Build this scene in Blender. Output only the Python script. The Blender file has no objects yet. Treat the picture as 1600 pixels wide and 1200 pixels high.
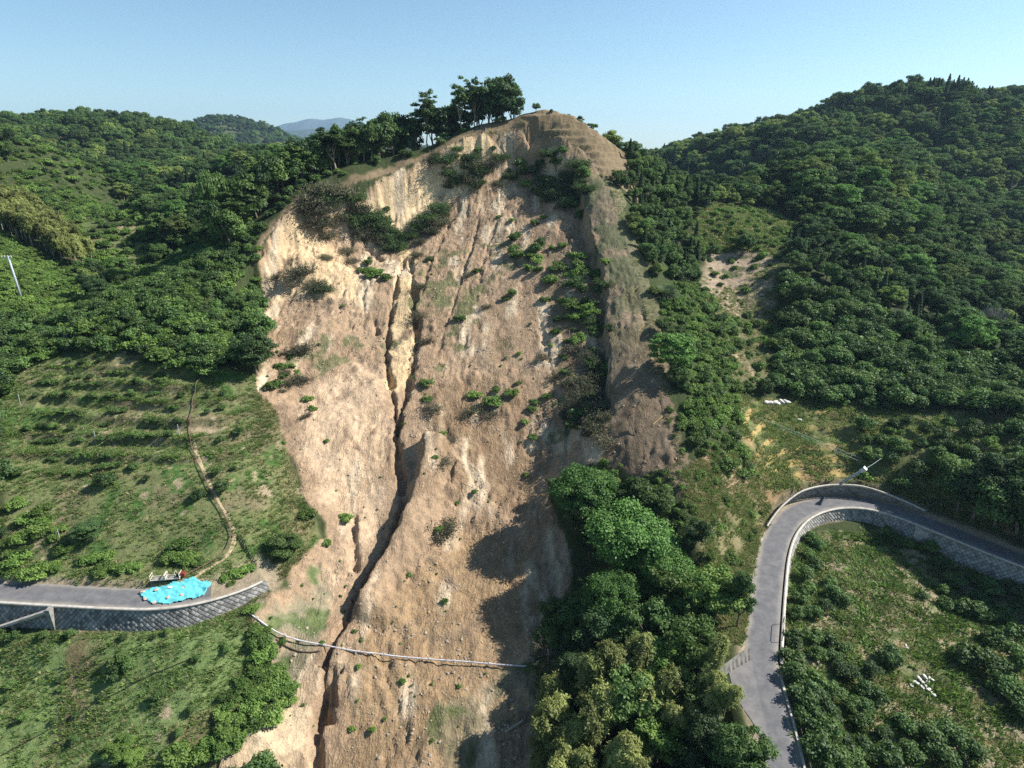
import bpy, math, random
import numpy as np
from mathutils import Vector

S = bpy.context.scene
D = bpy.data
R = math.radians
# ---------------------------------------------------------------- camera, sky, sun, exposure
CAMZ = 60.0
PITCH = R(21.0)
FPX = 953.0
cam_d = D.cameras.new('camera'); cam_d.sensor_width = 36.0; cam_d.lens = 36.0 * FPX / 1600.0
cam_d.clip_start = 0.5; cam_d.clip_end = 40000
cam = D.objects.new('camera', cam_d); S.collection.objects.link(cam)
cam.location = (0, 0, CAMZ); cam.rotation_euler = (R(90) - PITCH, 0, 0)
S.camera = cam
SUN_EL, SUN_AZ = R(41), R(8)     # azimuth counted from +x towards +y
w = D.worlds.new('World'); S.world = w; w.use_nodes = True
wn = w.node_tree
sky = wn.nodes.new('ShaderNodeTexSky'); sky.sky_type = 'NISHITA'; sky.sun_disc = False
sky.sun_elevation = SUN_EL; sky.sun_rotation = R(90) - SUN_AZ
sky.altitude = 150; sky.air_density = 0.9; sky.dust_density = 0.25; sky.ozone_density = 1.6
bg = wn.nodes['Background']; bg.inputs['Strength'].default_value = 0.080
tint = wn.nodes.new('ShaderNodeMix'); tint.data_type = 'RGBA'; tint.blend_type = 'MULTIPLY'; tint.inputs[0].default_value = 1.0; tint.inputs[7].default_value = (.90, 1.03, 1.0, 1)
wn.links.new(sky.outputs['Color'], tint.inputs[6]); wn.links.new(tint.outputs[2], bg.inputs['Color'])
sun_d = D.lights.new('sun', 'SUN'); sun_d.energy = 5.0; sun_d.angle = R(0.5); sun_d.color = (1.0, 0.965, 0.91)
sun = D.objects.new('sun', sun_d); S.collection.objects.link(sun)
sdir = Vector((math.cos(SUN_EL) * math.cos(SUN_AZ), math.cos(SUN_EL) * math.sin(SUN_AZ), math.sin(SUN_EL)))
sun.rotation_euler = sdir.to_track_quat('Z', 'Y').to_euler(); sun.location = (200, 0, 300)
S.view_settings.view_transform = 'Standard'; S.view_settings.look = 'None'
S.view_settings.exposure = 0.92; S.view_settings.gamma = 1.0
S.render.engine = 'CYCLES'
try:
    S.cycles.use_denoising = False
    S.cycles.max_bounces = 6; S.cycles.transparent_max_bounces = 8; S.cycles.volume_bounces = 0
    S.cycles.diffuse_bounces = 3; S.cycles.transmission_bounces = 3
except Exception: pass

# ---------------------------------------------------------------- pixels of the photograph <-> the world
CP, SP = math.cos(PITCH), math.sin(PITCH)
def at(px, py, Y):
    u, v = (px - 800) / FPX, (py - 600) / FPX
    t = Y / (CP - v * SP)
    return (u * t, Y, CAMZ + t * (-SP - v * CP))
def project(x, y, z):
    dz = z - CAMZ
    dep = y * CP - dz * SP
    up = y * SP + dz * CP
    dep = np.maximum(dep, 1e-3)
    return 800 + FPX * x / dep, 600 - FPX * up / dep, dep

# ---------------------------------------------------------------- noise
def _h(ix, iy, s):
    n = (ix.astype(np.int64) * 374761393 + iy.astype(np.int64) * 668265263 + s * 974634777) & 0xffffffff
    n = ((n ^ (n >> 13)) * 1274126177) & 0xffffffff
    return ((n ^ (n >> 16)) & 0xffff) / 65535.0
def vnoise(x, y, s=0):
    x0, y0 = np.floor(x), np.floor(y); fx, fy = x - x0, y - y0
    fx = fx * fx * (3 - 2 * fx); fy = fy * fy * (3 - 2 * fy)
    a, b = _h(x0, y0, s), _h(x0 + 1, y0, s); c, d = _h(x0, y0 + 1, s), _h(x0 + 1, y0 + 1, s)
    return (a + (b - a) * fx) * (1 - fy) + (c + (d - c) * fx) * fy
def fbm(x, y, o=4, s=0):
    r, a, t = 0, 1.0, 0
    for k in range(o):
        r = r + a * vnoise(x, y, s + k * 17); t += a; a *= .5; x, y = x * 2.03 + 3.1, y * 2.03 - 1.7
    return r / t * 2 - 1
def sst(a, b, x):
    t = np.clip((x - a) / (b - a), 0, 1); return t * t * (3 - 2 * t)

# ---------------------------------------------------------------- control points of the land: pixel + distance, last value = metres to lower it (trees stand there)
CPT = """
200 980 57|0 990 56.7|380 950 58.5|200 1200 44|0 1200 44.5|430 1180 45.5|200 1080 50.5
100 880 64|300 880 64.5|200 800 70.5|0 800 70.5|380 800 71|200 700 80.4|0 700 80.4|380 700 81|200 620 89.5|20 620 90|370 620 90|200 560 97.7|370 560 98|20 560 98
250 450 115.7 1|150 500 106|300 500 106|350 450 116 1|400 395 129|350 400 126 2|300 390 128 3|0 480 112|100 470 118 1|200 430 122 3
0 420 125|100 460 124|0 370 150|130 430 145 1|0 290 190|90 238 230|200 330 190 1|250 400 155 3|0 240 250 2|50 330 175
400 230 260 6|250 240 280 6|350 290 200 5|300 330 170 5|380 330 150 4|150 250 300 8|180 290 230 8
0 165 450 15|120 160 450 15|220 163 450 14|300 185 420 17|350 213 400 19|150 200 360 9|50 200 350 9|450 208 500 24|560 208 480 24
560 277 150|480 307 142|440 337 137|640 252 157|700 224 161|760 199 164|822 184 165|850 187 163.5|870 193 162|930 236 156|960 300 140
440 470 120|430 540 107|480 400 130|520 350 141|600 345 147|690 300 154|650 375 143|750 300 154|800 240 161|850 240 159.5|880 300 148|800 330 148|880 380 132|780 400 134|700 420 132|600 430 129
640 500 118|550 500 117|500 500 114|850 500 114|900 500 112.5|720 500 117|975 500 108|1000 440 117|990 400 123
640 600 101|550 600 99.5|450 600 96|850 600 100.5|930 600 97|1000 600 91.5|1040 640 86
700 700 88|850 700 88.5|500 700 85|450 700 83.5|950 700 83|1060 740 74|1080 850 63|1150 885 64|560 800 77.5|640 800 78|700 800 79|800 800 79.5|900 800 76.5
700 900 68.5|850 900 68.5|600 930 65.8|520 930 64.5|450 930 62.5|430 850 68|500 1010 56.3|430 1020 55.5|650 1040 55.3|800 1040 55.3|500 1200 45.5|650 1200 45.3|850 1200 45
950 900 67|1050 950 60|1000 1100 48|1100 1100 46.5|900 1200 44|1100 1200 41.5|1150 1000 52.5|950 1000 57
1200 900 63|1180 1040 48.7|1230 1200 37.5|1210 830 72.6|1290 785 80|1400 800 77.5|1500 838 71.4|1600 875 66.2
1300 822 76.4|1400 900 65.5|1400 1000 54.5|1400 1100 46.5|1400 1200 40.5|1280 1100 46|1270 1000 54|1270 900 65|1600 1000 57.4|1600 1200 42|1500 870 70.3|1600 920 65|1300 1200 39.5
1290 757 81.5|1290 650 95|1160 620 97|1450 650 92|1600 650 88|1600 760 75|1450 740 81|1220 700 87
1180 560 110|1170 480 130|1150 400 148|1150 352 156|1150 320 170 1|1210 420 138 1|1000 235 185 6|1100 290 200 6|1060 400 135 3|1100 500 112 2|1060 560 97 1|1120 620 90 1|1130 700 80|1180 760 76|1030 330 150 3
1300 205 210 12|1250 260 185 7|1400 330 170 7|1300 350 160 5|1250 450 128 3|1400 450 130 3|1500 500 120 3|1350 550 108 2|1550 600 98 2|1200 600 103|1600 520 122 3|1500 340 190 13|1600 400 185 6|1420 250 205 9
1480 125 330 8|1600 140 330 8|1300 170 330 7|1200 200 320 7|1130 225 310 14|1060 250 300 20|1500 250 260 6|1600 300 235 6|1400 200 300 7|1200 260 250 6|1150 270 230 6|1560 180 300 6
"""
pts = []
for tok in CPT.replace('\n', '|').split('|'):
    f = [float(k) for k in tok.split()]
    if len(f) < 3: continue
    p = at(*f[:3]); pts.append((p[0], p[1], p[2] - (f[3] if len(f) > 3 else 0)))
pts += [(5, 180, 58), (5, 215, 45), (-40, 178, 46), (-62, 158, 40), (30, 195, 52), (100, 255, 40), (0, 300, 42), (-22, 176, 51), (-60, 230, 42),
        (-150, 60, 24), (-150, 120, 40), (-230, 200, 58), (-330, 400, 75), (150, 60, 30), (165, 110, 42), (250, 200, 66), (300, 340, 85),
        (0, 10, -13), (-60, 10, -4), (60, 10, -2), (0, -40, -25), (120, 15, 10), (-120, 10, 8), (95, 75, 22), (85, 50, 9), (-95, 58, 16), (-90, 45, 6),
        (0, 480, 38), (150, 450, 60), (-300, 550, 70), (60, 30, 4), (350, 500, 90)]
pts = np.array(pts)
def tps(A, B):
    r2 = ((A[:, None, :] - B[None]) ** 2).sum(-1)
    return .5 * r2 * np.log(r2 + 1e-9)
_sc = 100.0
_P = pts[:, :2] / _sc; n = len(pts)
_K = tps(_P, _P) + np.eye(n) * 3e-4
_Q = np.c_[np.ones(n), _P]
_A = np.zeros((n + 3, n + 3)); _A[:n, :n] = _K; _A[:n, n:] = _Q; _A[n:, :n] = _Q.T
_w = np.linalg.solve(_A, np.r_[pts[:, 2], 0, 0, 0])
def rbf(x, y):
    sh = x.shape; q = np.c_[x.ravel(), y.ravel()] / _sc; out = np.empty(len(q))
    for i in range(0, len(q), 40000):
        b = q[i:i + 40000]; out[i:i + 40000] = tps(b, _P) @ _w[:n] + _w[n] + b @ _w[n + 1:]
    return out.reshape(sh)

# ---------------------------------------------------------------- helpers on polylines and polygons in plan (x, y)
def dense(P, step=1.0, closed=False):
    P = np.array(P, float)
    if closed: P = np.vstack([P, P[:1]])
    out = [P[0]]
    for a, b in zip(P[:-1], P[1:]):
        m = max(1, int(np.ceil(np.linalg.norm((b - a)[:2]) / step)))
        for k in range(1, m + 1): out.append(a + (b - a) * k / m)
    return np.array(out)
def smooth(P, it=2):
    P = np.array(P, float)
    for _ in range(it):
        Q = [P[0]]
        for a, b in zip(P[:-1], P[1:]): Q += [a * .75 + b * .25, a * .25 + b * .75]
        Q.append(P[-1]); P = np.array(Q)
    return P
def pdist(x, y, P):
    """distance, signed side (left of travel > 0), parameter index to polyline P"""
    best = np.full(x.shape, 1e9); sd = np.zeros(x.shape); tt = np.zeros(x.shape)
    for i in range(len(P) - 1):
        ax, ay = P[i][:2]; bx, by = P[i + 1][:2]; dx, dy = bx - ax, by - ay; L = dx * dx + dy * dy + 1e-12
        t = np.clip(((x - ax) * dx + (y - ay) * dy) / L, 0, 1)
        qx, qy = x - ax - t * dx, y - ay - t * dy; d = np.hypot(qx, qy); m = d < best
        best = np.where(m, d, best); sd = np.where(m, np.sign(dx * qy - dy * qx), sd); tt = np.where(m, i + t, tt)
    return best, sd, tt
def inpoly(x, y, P):
    c = np.zeros(x.shape, bool); P = np.array(P); j = len(P) - 1
    for i in range(len(P)):
        xi, yi = P[i][:2]; xj, yj = P[j][:2]
        if yi != yj:
            c ^= ((yi > y) != (yj > y)) & (x < (xj - xi) * (y - yi) / (yj - yi) + xi)
        j = i
    return c
# ---------------------------------------------------------------- plan grid, fine where the land is near
def axis(lo, hi, st, far_lo, far_hi, g=1.07):
    a = list(np.arange(lo, hi + st / 2, st)); s = st
    while a[-1] < far_hi: s = min(s * g, 60); a.append(a[-1] + s)
    s = st; b = [lo]
    while b[-1] > far_lo: s = min(s * g, 60); b.append(b[-1] - s)
    return np.array(b[::-1][:-1] + a)
QQ = 0.25
GX = axis(-66, 76, QQ, -2600, 2600); GY = axis(34, 168, QQ, -500, 3600)
X, Y = np.meshgrid(GX, GY)
Z0 = rbf(X, Y)
rad = np.hypot(X, Y - 100)
farb = 34 + 46 * fbm(X / 420 + 7, Y / 420, 4, 5) + 0.006 * rad
def gau(cx, cy, h, sx, sy): return h * np.exp(-((X - cx) / sx) ** 2 - ((Y - cy) / sy) ** 2)
farb = farb * 1.0
kk = sst(420, 700, rad)
Z0 = Z0 * (1 - kk) + farb * kk
kf_ = sst(470, 540, Y); Z0 = Z0 * (1 - kf_) + np.minimum(Z0, 46 + 3 * fbm(X / 60, Y / 60, 3, 6)) * kf_
Z0 = Z0 + (6.5 * fbm(X / 48, Y / 60, 3, 62) - 2.0) * sst(200, 290, Y) * (1 - sst(600, 700, Y))
# keep distant ground under the sight lines that show sky or mountains, then raise the blue hill of the photo
Z0 = np.where(rad > 600, np.minimum(Z0, 52 + 0.004 * rad), Z0)
Z0 += gau(-525, 1200, 64, 100, 200) + gau(-470, 1220, 8, 70, 150) + gau(-560, 1700, 25, 180, 200) + gau(-250, 1900, 14, 240, 200)
def zbil(Zg, x, y):
    x = np.asarray(x, float); y = np.asarray(y, float)
    i = np.clip(np.searchsorted(GX, x) - 1, 0, len(GX) - 2); j = np.clip(np.searchsorted(GY, y) - 1, 0, len(GY) - 2)
    fx = np.clip((x - GX[i]) / (GX[i + 1] - GX[i]), 0, 1); fy = np.clip((y - GY[j]) / (GY[j + 1] - GY[j]), 0, 1)
    return (Zg[j, i] * (1 - fx) + Zg[j, i + 1] * fx) * (1 - fy) + (Zg[j + 1, i] * (1 - fx) + Zg[j + 1, i + 1] * fx) * fy
def cast(px, py, Zg, y0=25.0, y1=420.0):
    """first point of the land met by the ray through a pixel"""
    ys = np.concatenate([np.arange(y0, 180, .25), np.arange(180, y1, 1.5)])
    u, v = (px - 800) / FPX, (py - 600) / FPX; t = ys / (CP - v * SP)
    xs, zs = u * t, CAMZ + t * (-SP - v * CP)
    g = zbil(Zg, xs, ys); k = np.nonzero(zs <= g)[0]
    if len(k) == 0: return None
    k = max(1, k[0]); a, b = zs[k - 1] - g[k - 1], g[k] - zs[k]; f = a / (a + b + 1e-9)
    yy = ys[k - 1] + f * (ys[k] - ys[k - 1]); tt = yy / (CP - v * SP)
    return (u * tt, yy)
def W(P, Zg=None, step=None):
    """pixel outline -> plan outline on the land"""
    Zg = Z0 if Zg is None else Zg
    P = np.array([(p[0], p[1]) for p in P], float); out = []
    for p in P:
        q = cast(p[0], p[1], Zg)
        if q is not None: out.append(q)
    return np.array(out)
def pl(s): return [tuple(float(k) for k in t.split()) for t in s.split(',')]

# ---------------------------------------------------------------- the landslide: outline, scarps, gullies
SL_top = [(810, 188, 164.3), (760, 201, 163.6), (700, 226, 160.6), (640, 254, 156.6), (600, 264, 153.6), (560, 279, 149.6), (520, 292, 145.6), (480, 309, 141.6), (455, 328, 138.6), (437, 340, 136.4), (410, 370, 131.4), (399, 398, 128.2)]
SL_left = pl("398 415,401 440,409 480,418 515,409 545,402 575,399 605,415 622,436 650,440 690,452 720,462 750,478 785,492 800,500 835,470 880,440 905,418 915,396 940,392 962,400 1000,412 1050,452 1072,446 1100,400 1140,352 1175,335 1215")
SL_bot = pl("480 1260,700 1260,880 1230")
SL_right = pl("880 1150,840 1080,830 1040,870 980,900 900,880 830,860 760,900 730,960 720,1000 740,1040 730,1062 720,1050 680,1036 640,1024 590,1018 545,1008 480,1000 440,985 405")
SL_rtop = [(968, 345, 131.5), (958, 300, 139.5), (945, 262, 148), (930, 239, 154.6), (900, 212, 159), (868, 194, 162), (840, 187, 164)]
slide_poly = np.vstack([[at(*p)[:2] for p in SL_top], W(SL_left), W(SL_bot), W(SL_right), [at(*p)[:2] for p in SL_rtop]])
slide_poly = dense(slide_poly, 2.0, True)
# right scarp (crest line beside the mown strip)
sc_r = [at(800, 197, 163.5), at(832, 192, 163.6), at(868, 214, 160), at(903, 243, 153.5)]
sc_r = np.vstack([[p[:2] for p in sc_r], W(pl("914 300,922 345,934 385,946 425,950 470,953 520,956 580,958 650"))])
sc_r = smooth(sc_r, 1)
# top scarp along the ridge
sc_t = smooth(np.array([at(*p)[:2] for p in SL_top]), 1)
slide_in = inpoly(X, Y, slide_poly)
Z1 = Z0.copy()
near = (X > -75) & (X < 90) & (Y > 25) & (Y < 175)
ii = np.nonzero(near); xn, yn = X[ii], Y[ii]; zn = Z1[ii]; sin_ = slide_in[ii]
dT, sT, tT = pdist(xn, yn, sc_t)
jag = fbm(xn / 2.2, yn / 2.2, 3, 9) * 1.0
dd = dT + jag
zn = zn - np.where(sT > 0, 1, 0) * 5.0 * sst(0.2, 3.2, dd) * np.exp(-np.maximum(dd - 3, 0) / 9.0) * (dT < 40)
dR, sR, tR = pdist(xn, yn, sc_r)
fr = 1 - sst(len(sc_r) - 4, len(sc_r) - 1, tR)
dd = dR + fbm(xn / 1.8, yn / 1.8, 3, 19) * .8
zn = zn - np.where(sR < 0, 1, 0) * (2.6 + 1.8 * vnoise(xn / 9, yn / 9, 3) + 3.2 * np.exp(-((tR - 3.5) / 2.6) ** 2)) * fr * sst(0.0, .9, dd) * np.exp(-np.maximum(dd - 1.2, 0) / 3.2) * (dR < 30)
# gullies: outline, half width, depth, asymmetry (steep on one bank)
gul = [("633 388,624 415,617 445,611 480,605 520,603 560,610 600,618 640,621 665", .5, 1.9),
       ("646 385,641 415,648 450,646 480,651 515,650 550,640 585,634 610,626 640,621 665,620 700,626 740,632 775", .62, 2.2),
       ("632 775,628 800,620 830,606 860,590 885,572 915,550 950,528 985,512 1015,506 1050,500 1100,494 1150,490 1230", .48, 1.7),
       ("520 1035,512 1080,505 1130", .8, 1.6), ("552 800,555 830,552 870,556 895", .5, 1.0), ("584 490,590 520", .5, .9),
       ("748 330,740 370,728 410,716 450,700 500,690 530,680 560", .32, .45), ("905 300,895 340,886 385,880 420", .3, .35), ("690 640,700 690,735 740,770 790", .45, .3),
       ("720 290,700 330,680 380,665 420,660 470", .5, .45), ("560 330,580 370,600 395", .8, 1.2), ("790 300,770 350,756 400,745 440", .4, .4), ("840 480,852 540,868 600,880 640", .5, .35)]
GUL = []
for s, hw, dp in gul:
    P = smooth(W(pl(s)), 2); GUL.append(P)
    wob = fbm(xn / 1.3, yn / 2.2, 4, 31) * 1.5 * hw + .35 * fbm(xn / .55, yn / .9, 3, 33)
    d, sd, t = pdist(xn, yn, P)
    d = np.maximum(d + wob, 0); end = sst(0, 2, t) * (1 - sst(len(P) - 4, len(P) - 1, t)) if hw < 1.2 else sst(-1, 1, t)
    dp = dp * (.75 + .5 * vnoise(t * .9, t * 0 + 2, 4))
    zn = zn - dp * end * (1 - sst(hw * .35, hw * 1.45, d))
# debris ridge on the right bank of the main gully
for s, wd, hh in [("665 690,668 740,655 780,640 820,622 860,600 900,580 930,552 970", 2.0, 3.2), ("700 760,760 790,800 830", 4.5, 1.0), ("600 590,560 640,545 700,560 760", 3.5, .9)]:
    P = smooth(W(pl(s)), 2); d, sd, t = pdist(xn, yn, P)
    if s.startswith('665 690'): wd = np.where(sd < 0, 1.0, 4.6) * (1 + .35 * fbm(xn / 1.4, yn / 1.4, 3, 34)); d = np.maximum(d + .5 * fbm(xn / 1.2, yn / 1.8, 3, 35), 0)
    zn = zn + hh * np.exp(-(d / wd) ** 2) * sst(0, 3, t) * (1 - sst(len(P) - 5, len(P) - 1, t))
# rills and rubble of the slide: noise drawn out down the slope
inn = sin_.astype(float)
cx = (xn + 0.22 * (150 - yn) * np.sin((yn) / 23)) 
wx = xn + 2.6 * fbm(xn / 11, yn / 16, 3, 38) + .5 * fbm(xn / 2.6, yn / 4, 3, 39); lean_ = np.where(xn < -12, .45, 0) * (yn - 90) * .5
ril = 1 - np.abs(fbm((wx + lean_) / 2.7, yn / 10, 4, 41)) * 2
ril2 = 1 - np.abs(fbm((wx + lean_) / .8, yn / 3.4, 3, 43)) * 2
steep = np.exp(-np.maximum(dT - 9, 0) / 8) * (sT > 0)
amp = sst(-.25, .45, fbm(xn / 8, yn / 11, 3, 44)); amp = np.clip(amp + .7 * steep, 0, 1)
lump = fbm(xn / 2.2, yn / 2.6, 4, 49)
zn = zn + inn * (-.62 * amp * np.clip(ril - .4, 0, 1) - .20 * np.clip(ril2 - .35, 0, 1) * (.4 + amp + steep) + .55 * fbm(xn / 6, yn / 7, 4, 47) + .42 * lump * np.abs(lump) * 2 - .30 * np.clip(.22 - np.abs(fbm(wx / 1.5 + 5, yn / 2.4, 3, 46)), 0, 1) * 3 * (.3 + amp) * sst(-.3, .3, fbm(xn / 12, yn / 12, 2, 45)) + .12 * fbm(xn / .8, yn / .8, 3, 48))
zn = zn + (1 - inn) * (.25 * fbm(xn / 4, yn / 4, 3, 51) + .06 * fbm(xn / .7, yn / .7, 2, 52))
# low terraces of the orchard above the left road and of the fields above the bend
ter = W(pl("30 590,100 560,300 548,400 600,440 700,330 745,100 752,0 740,0 620")); tin = inpoly(xn, yn, ter)
k = zn / 1.55; zt = (np.floor(k) + sst(.62, 1.0, k - np.floor(k))) * 1.55
de = pdist(xn, yn, dense(ter, 3, True))[0]
zn = np.where(tin, zn + (zt - zn) * .78 * sst(0, 4, de), zn)
ter2 = W(pl("1150 632,1250 628,1340 640,1380 680,1330 740,1240 745,1180 720")); tin2 = inpoly(xn, yn, ter2)
de2 = pdist(xn, yn, dense(ter2, 3, True))[0]; k = zn / 1.3; zt = (np.floor(k) + sst(.55, 1.0, k - np.floor(k))) * 1.3
zn = np.where(tin2, zn + (zt - zn) * .75 * sst(0, 3, de2), zn)
ter3 = W(pl("1400 650,1600 640,1600 740,1450 720,1350 690")); tin3 = inpoly(xn, yn, ter3)
de3 = pdist(xn, yn, dense(ter3, 3, True))[0]; k = (zn + .12 * xn) / 1.5; zt = (np.floor(k) + sst(.55, 1.0, k - np.floor(k))) * 1.5 - .12 * xn
zn = np.where(tin3, zn + (zt - zn) * .7 * sst(0, 3, de3), zn)
capm = sst(147, 152, yn) * sst(1, 5, xn) * (1 - sst(34, 40, xn)) * (1 - sin_) * (1 - sst(166, 170, yn))
kc = (zn + .10 * fbm(xn / 2, yn / 2, 3, 66)) / 1.7; zc_ = (np.floor(kc) + sst(.6, .95, kc - np.floor(kc))) * 1.7; zn = zn + (zc_ - zn) * .75 * capm + .25 * capm * fbm(xn / 1.6, yn / 1.6, 3, 67)
Z1[ii] = zn
Z1 = np.where(near, Z1, Z0 + .5 * fbm(X / 9, Y / 9, 3, 61))

# ---------------------------------------------------------------- roads: plan line, height, walls
def road_line(px_pts, z):
    out = []
    for (px, py) in px_pts:
        u, v = (px - 800) / FPX, (py - 600) / FPX; t = (z - CAMZ) / (-SP - v * CP); out.append((u * t, t * (CP - v * SP)))
    return smooth(np.array(out), 3)
RZ = 10.0; HW = 1.65
roadL = road_line(pl("-160 915,-60 919,0 923,100 929,200 934,260 935,320 926,372 910,408 893"), RZ)
roadR = road_line(pl("1250 1330,1236 1260,1224 1200,1212 1140,1198 1085,1188 1040,1191 1000,1196 950,1201 905,1207 862,1220 826,1246 798,1290 783,1345 783,1400 797,1450 816,1500 836,1560 860,1620 882,1700 915,1800 950"), RZ)
spurL = road_line(pl("1188 1055,1150 1060,1120 1055"), RZ)
def along(P):
    s = np.r_[0, np.cumsum(np.hypot(*np.diff(P[:, :2], axis=0).T))]; return s
sL, sRr = along(roadL), along(roadR)
def wallh_L(s): return np.interp(s, [0, sL[-1] * .55, sL[-1] * .82, sL[-1]], [3.0, 2.6, 2.4, 1.2])
# right road: lower wall on its right (inner) side, upper wall round the bend on its left
def px_s(P, sarr, px, py):
    q = road_line([(px, py), (px, py)], RZ)[0]; d, sd, t = pdist(np.array([q[0]]), np.array([q[1]]), P)
    return float(np.interp(t[0], np.arange(len(P)), sarr))
_a = px_s(roadR, sRr, 1200, 1010); _b = px_s(roadR, sRr, 1440, 812); _c = px_s(roadR, sRr, 1700, 915)
S_LOW = (px_s(roadR, sRr, 1190, 1030), px_s(roadR, sRr, 1760, 935))
def wallh_R(s): return np.interp(s, [S_LOW[0], _a, px_s(roadR, sRr, 1246, 798), _b, _c], [.4, 1.0, 1.5, 2.2, 3.2])
S_UP = (px_s(roadR, sRr, 1216, 832), px_s(roadR, sRr, 1440, 812))
def walluh(s): return np.interp(s, [S_UP[0], (S_UP[0] * .65 + S_UP[1] * .35), (S_UP[0] * .3 + S_UP[1] * .7), S_UP[1]], [.5, 2.4, 2.2, .8])
near = (X > -120) & (X < 140) & (Y > 25) & (Y < 110)
ii = np.nonzero(near); xn, yn = X[ii], Y[ii]; zn = Z1[ii]
ROADD = {}
for nm, P, sa in (('L', roadL, sL), ('R', roadR, sRr), ('S', spurL, along(spurL))):
    d, sd, t = pdist(xn, yn, P); s = np.interp(t, np.arange(len(P)), sa)
    bl = sst(0, 5.5, d - HW - .4)
    right = sd < 0
    if nm == 'L':
        endf = sst(0, 3, sa[-1] - s)
        zlow = (RZ - wallh_L(s)) * (1 - bl) + zn * bl; zhi = (RZ + .25 + .35 * np.clip(d - HW, 0, 2)) * (1 - bl) + zn * bl
        act = np.where(s >= sa[-1] - .01, 0, 1)
    elif nm == 'R':
        inl = (s > S_LOW[0]) & (s < S_LOW[1]); inu = (s > S_UP[0]) & (s < S_UP[1])
        zlow = np.where(inl, (RZ - wallh_R(s)), RZ - .15) * (1 - bl) + zn * bl
        up = np.where(inu, walluh(s), .15 + .2 * np.clip(d - HW, 0, 2))
        dz = np.where(inu, sst(.45, 1.0, d - HW), 1.0)
        zhi = (RZ + up * dz) * (1 - bl) + zn * bl
        act = 1
    else:
        zlow = RZ * (1 - bl) + zn * bl; zhi = RZ * (1 - bl) + zn * bl; act = 1
    side = np.where(right, zlow, zhi)
    rz = RZ - .06
    if nm == 'L': k = np.where(right, sst(-.05, .22, d - HW), sst(0, .6, d - HW))
    else: k = np.where(right, sst(-.05, .22, d - HW), sst(0, .35, d - HW))
    znew = rz * (1 - k) + side * k
    if nm == 'S': k2 = sst(.2, 1.2, d - HW); znew = rz * (1 - k2) + zn * k2
    use = (d < HW + 6) & (np.asarray(act) == 1)
    zn = np.where(use, znew, zn)
# junction apron must stay flat
jn = np.array([q for q in road_line(pl("1128 1052,1170 1040,1215 1050,1225 1110,1240 1180,1180 1180,1160 1110"), RZ)])
m = inpoly(xn, yn, jn); zn = np.where(m, np.minimum(np.maximum(zn, RZ - .06), RZ - .06), zn)
Z1[ii] = zn
def zat(x, y): return float(zbil(Z1, x, y))

# ================================================================ materials
def mat(name):
    m = D.materials.new(name); m.use_nodes = True; t = m.node_tree; t.nodes.clear()
    out = t.nodes.new('ShaderNodeOutputMaterial'); return m, t, out
def N(t, kind, **kw):
    n = t.nodes.new(kind)
    for k, v in kw.items():
        if k in n.inputs: n.inputs[k].default_value = v
        else: setattr(n, k, v)
    return n
def mix(t, a, b, f, mode='MIX'):
    n = t.nodes.new('ShaderNodeMix'); n.data_type = 'RGBA'; n.blend_type = mode
    for s, i in ((f, 0), (a, 6), (b, 7)):
        if hasattr(s, 'is_output'): t.links.new(s, n.inputs[i])
        else: n.inputs[i].default_value = s if i == 0 else (*s, 1)
    return n.outputs[2]
def math_(t, op, a, b=0.0):
    n = t.nodes.new('ShaderNodeMath'); n.operation = op
    for i, s in enumerate((a, b)):
        if hasattr(s, 'is_output'): t.links.new(s, n.inputs[i])
        else: n.inputs[i].default_value = s
    return n.outputs[0]
def noise_n(t, vec, scale, det=4, rough=.6):
    n = N(t, 'ShaderNodeTexNoise', Scale=scale, Detail=det, Roughness=rough)
    if vec is not None: t.links.new(vec, n.inputs['Vector'])
    return n.outputs['Fac']
def ramp(t, f, stops):
    n = t.nodes.new('ShaderNodeValToRGB'); e = n.color_ramp.elements
    while len(e) < len(stops): e.new(.5)
    for k, (p, c) in enumerate(stops): e[k].position = p; e[k].color = (*c, 1) if len(c) == 3 else c
    t.links.new(f, n.inputs[0]); return n.outputs[0]
def geo_pos(t): return N(t, 'ShaderNodeNewGeometry').outputs['Position']

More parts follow.
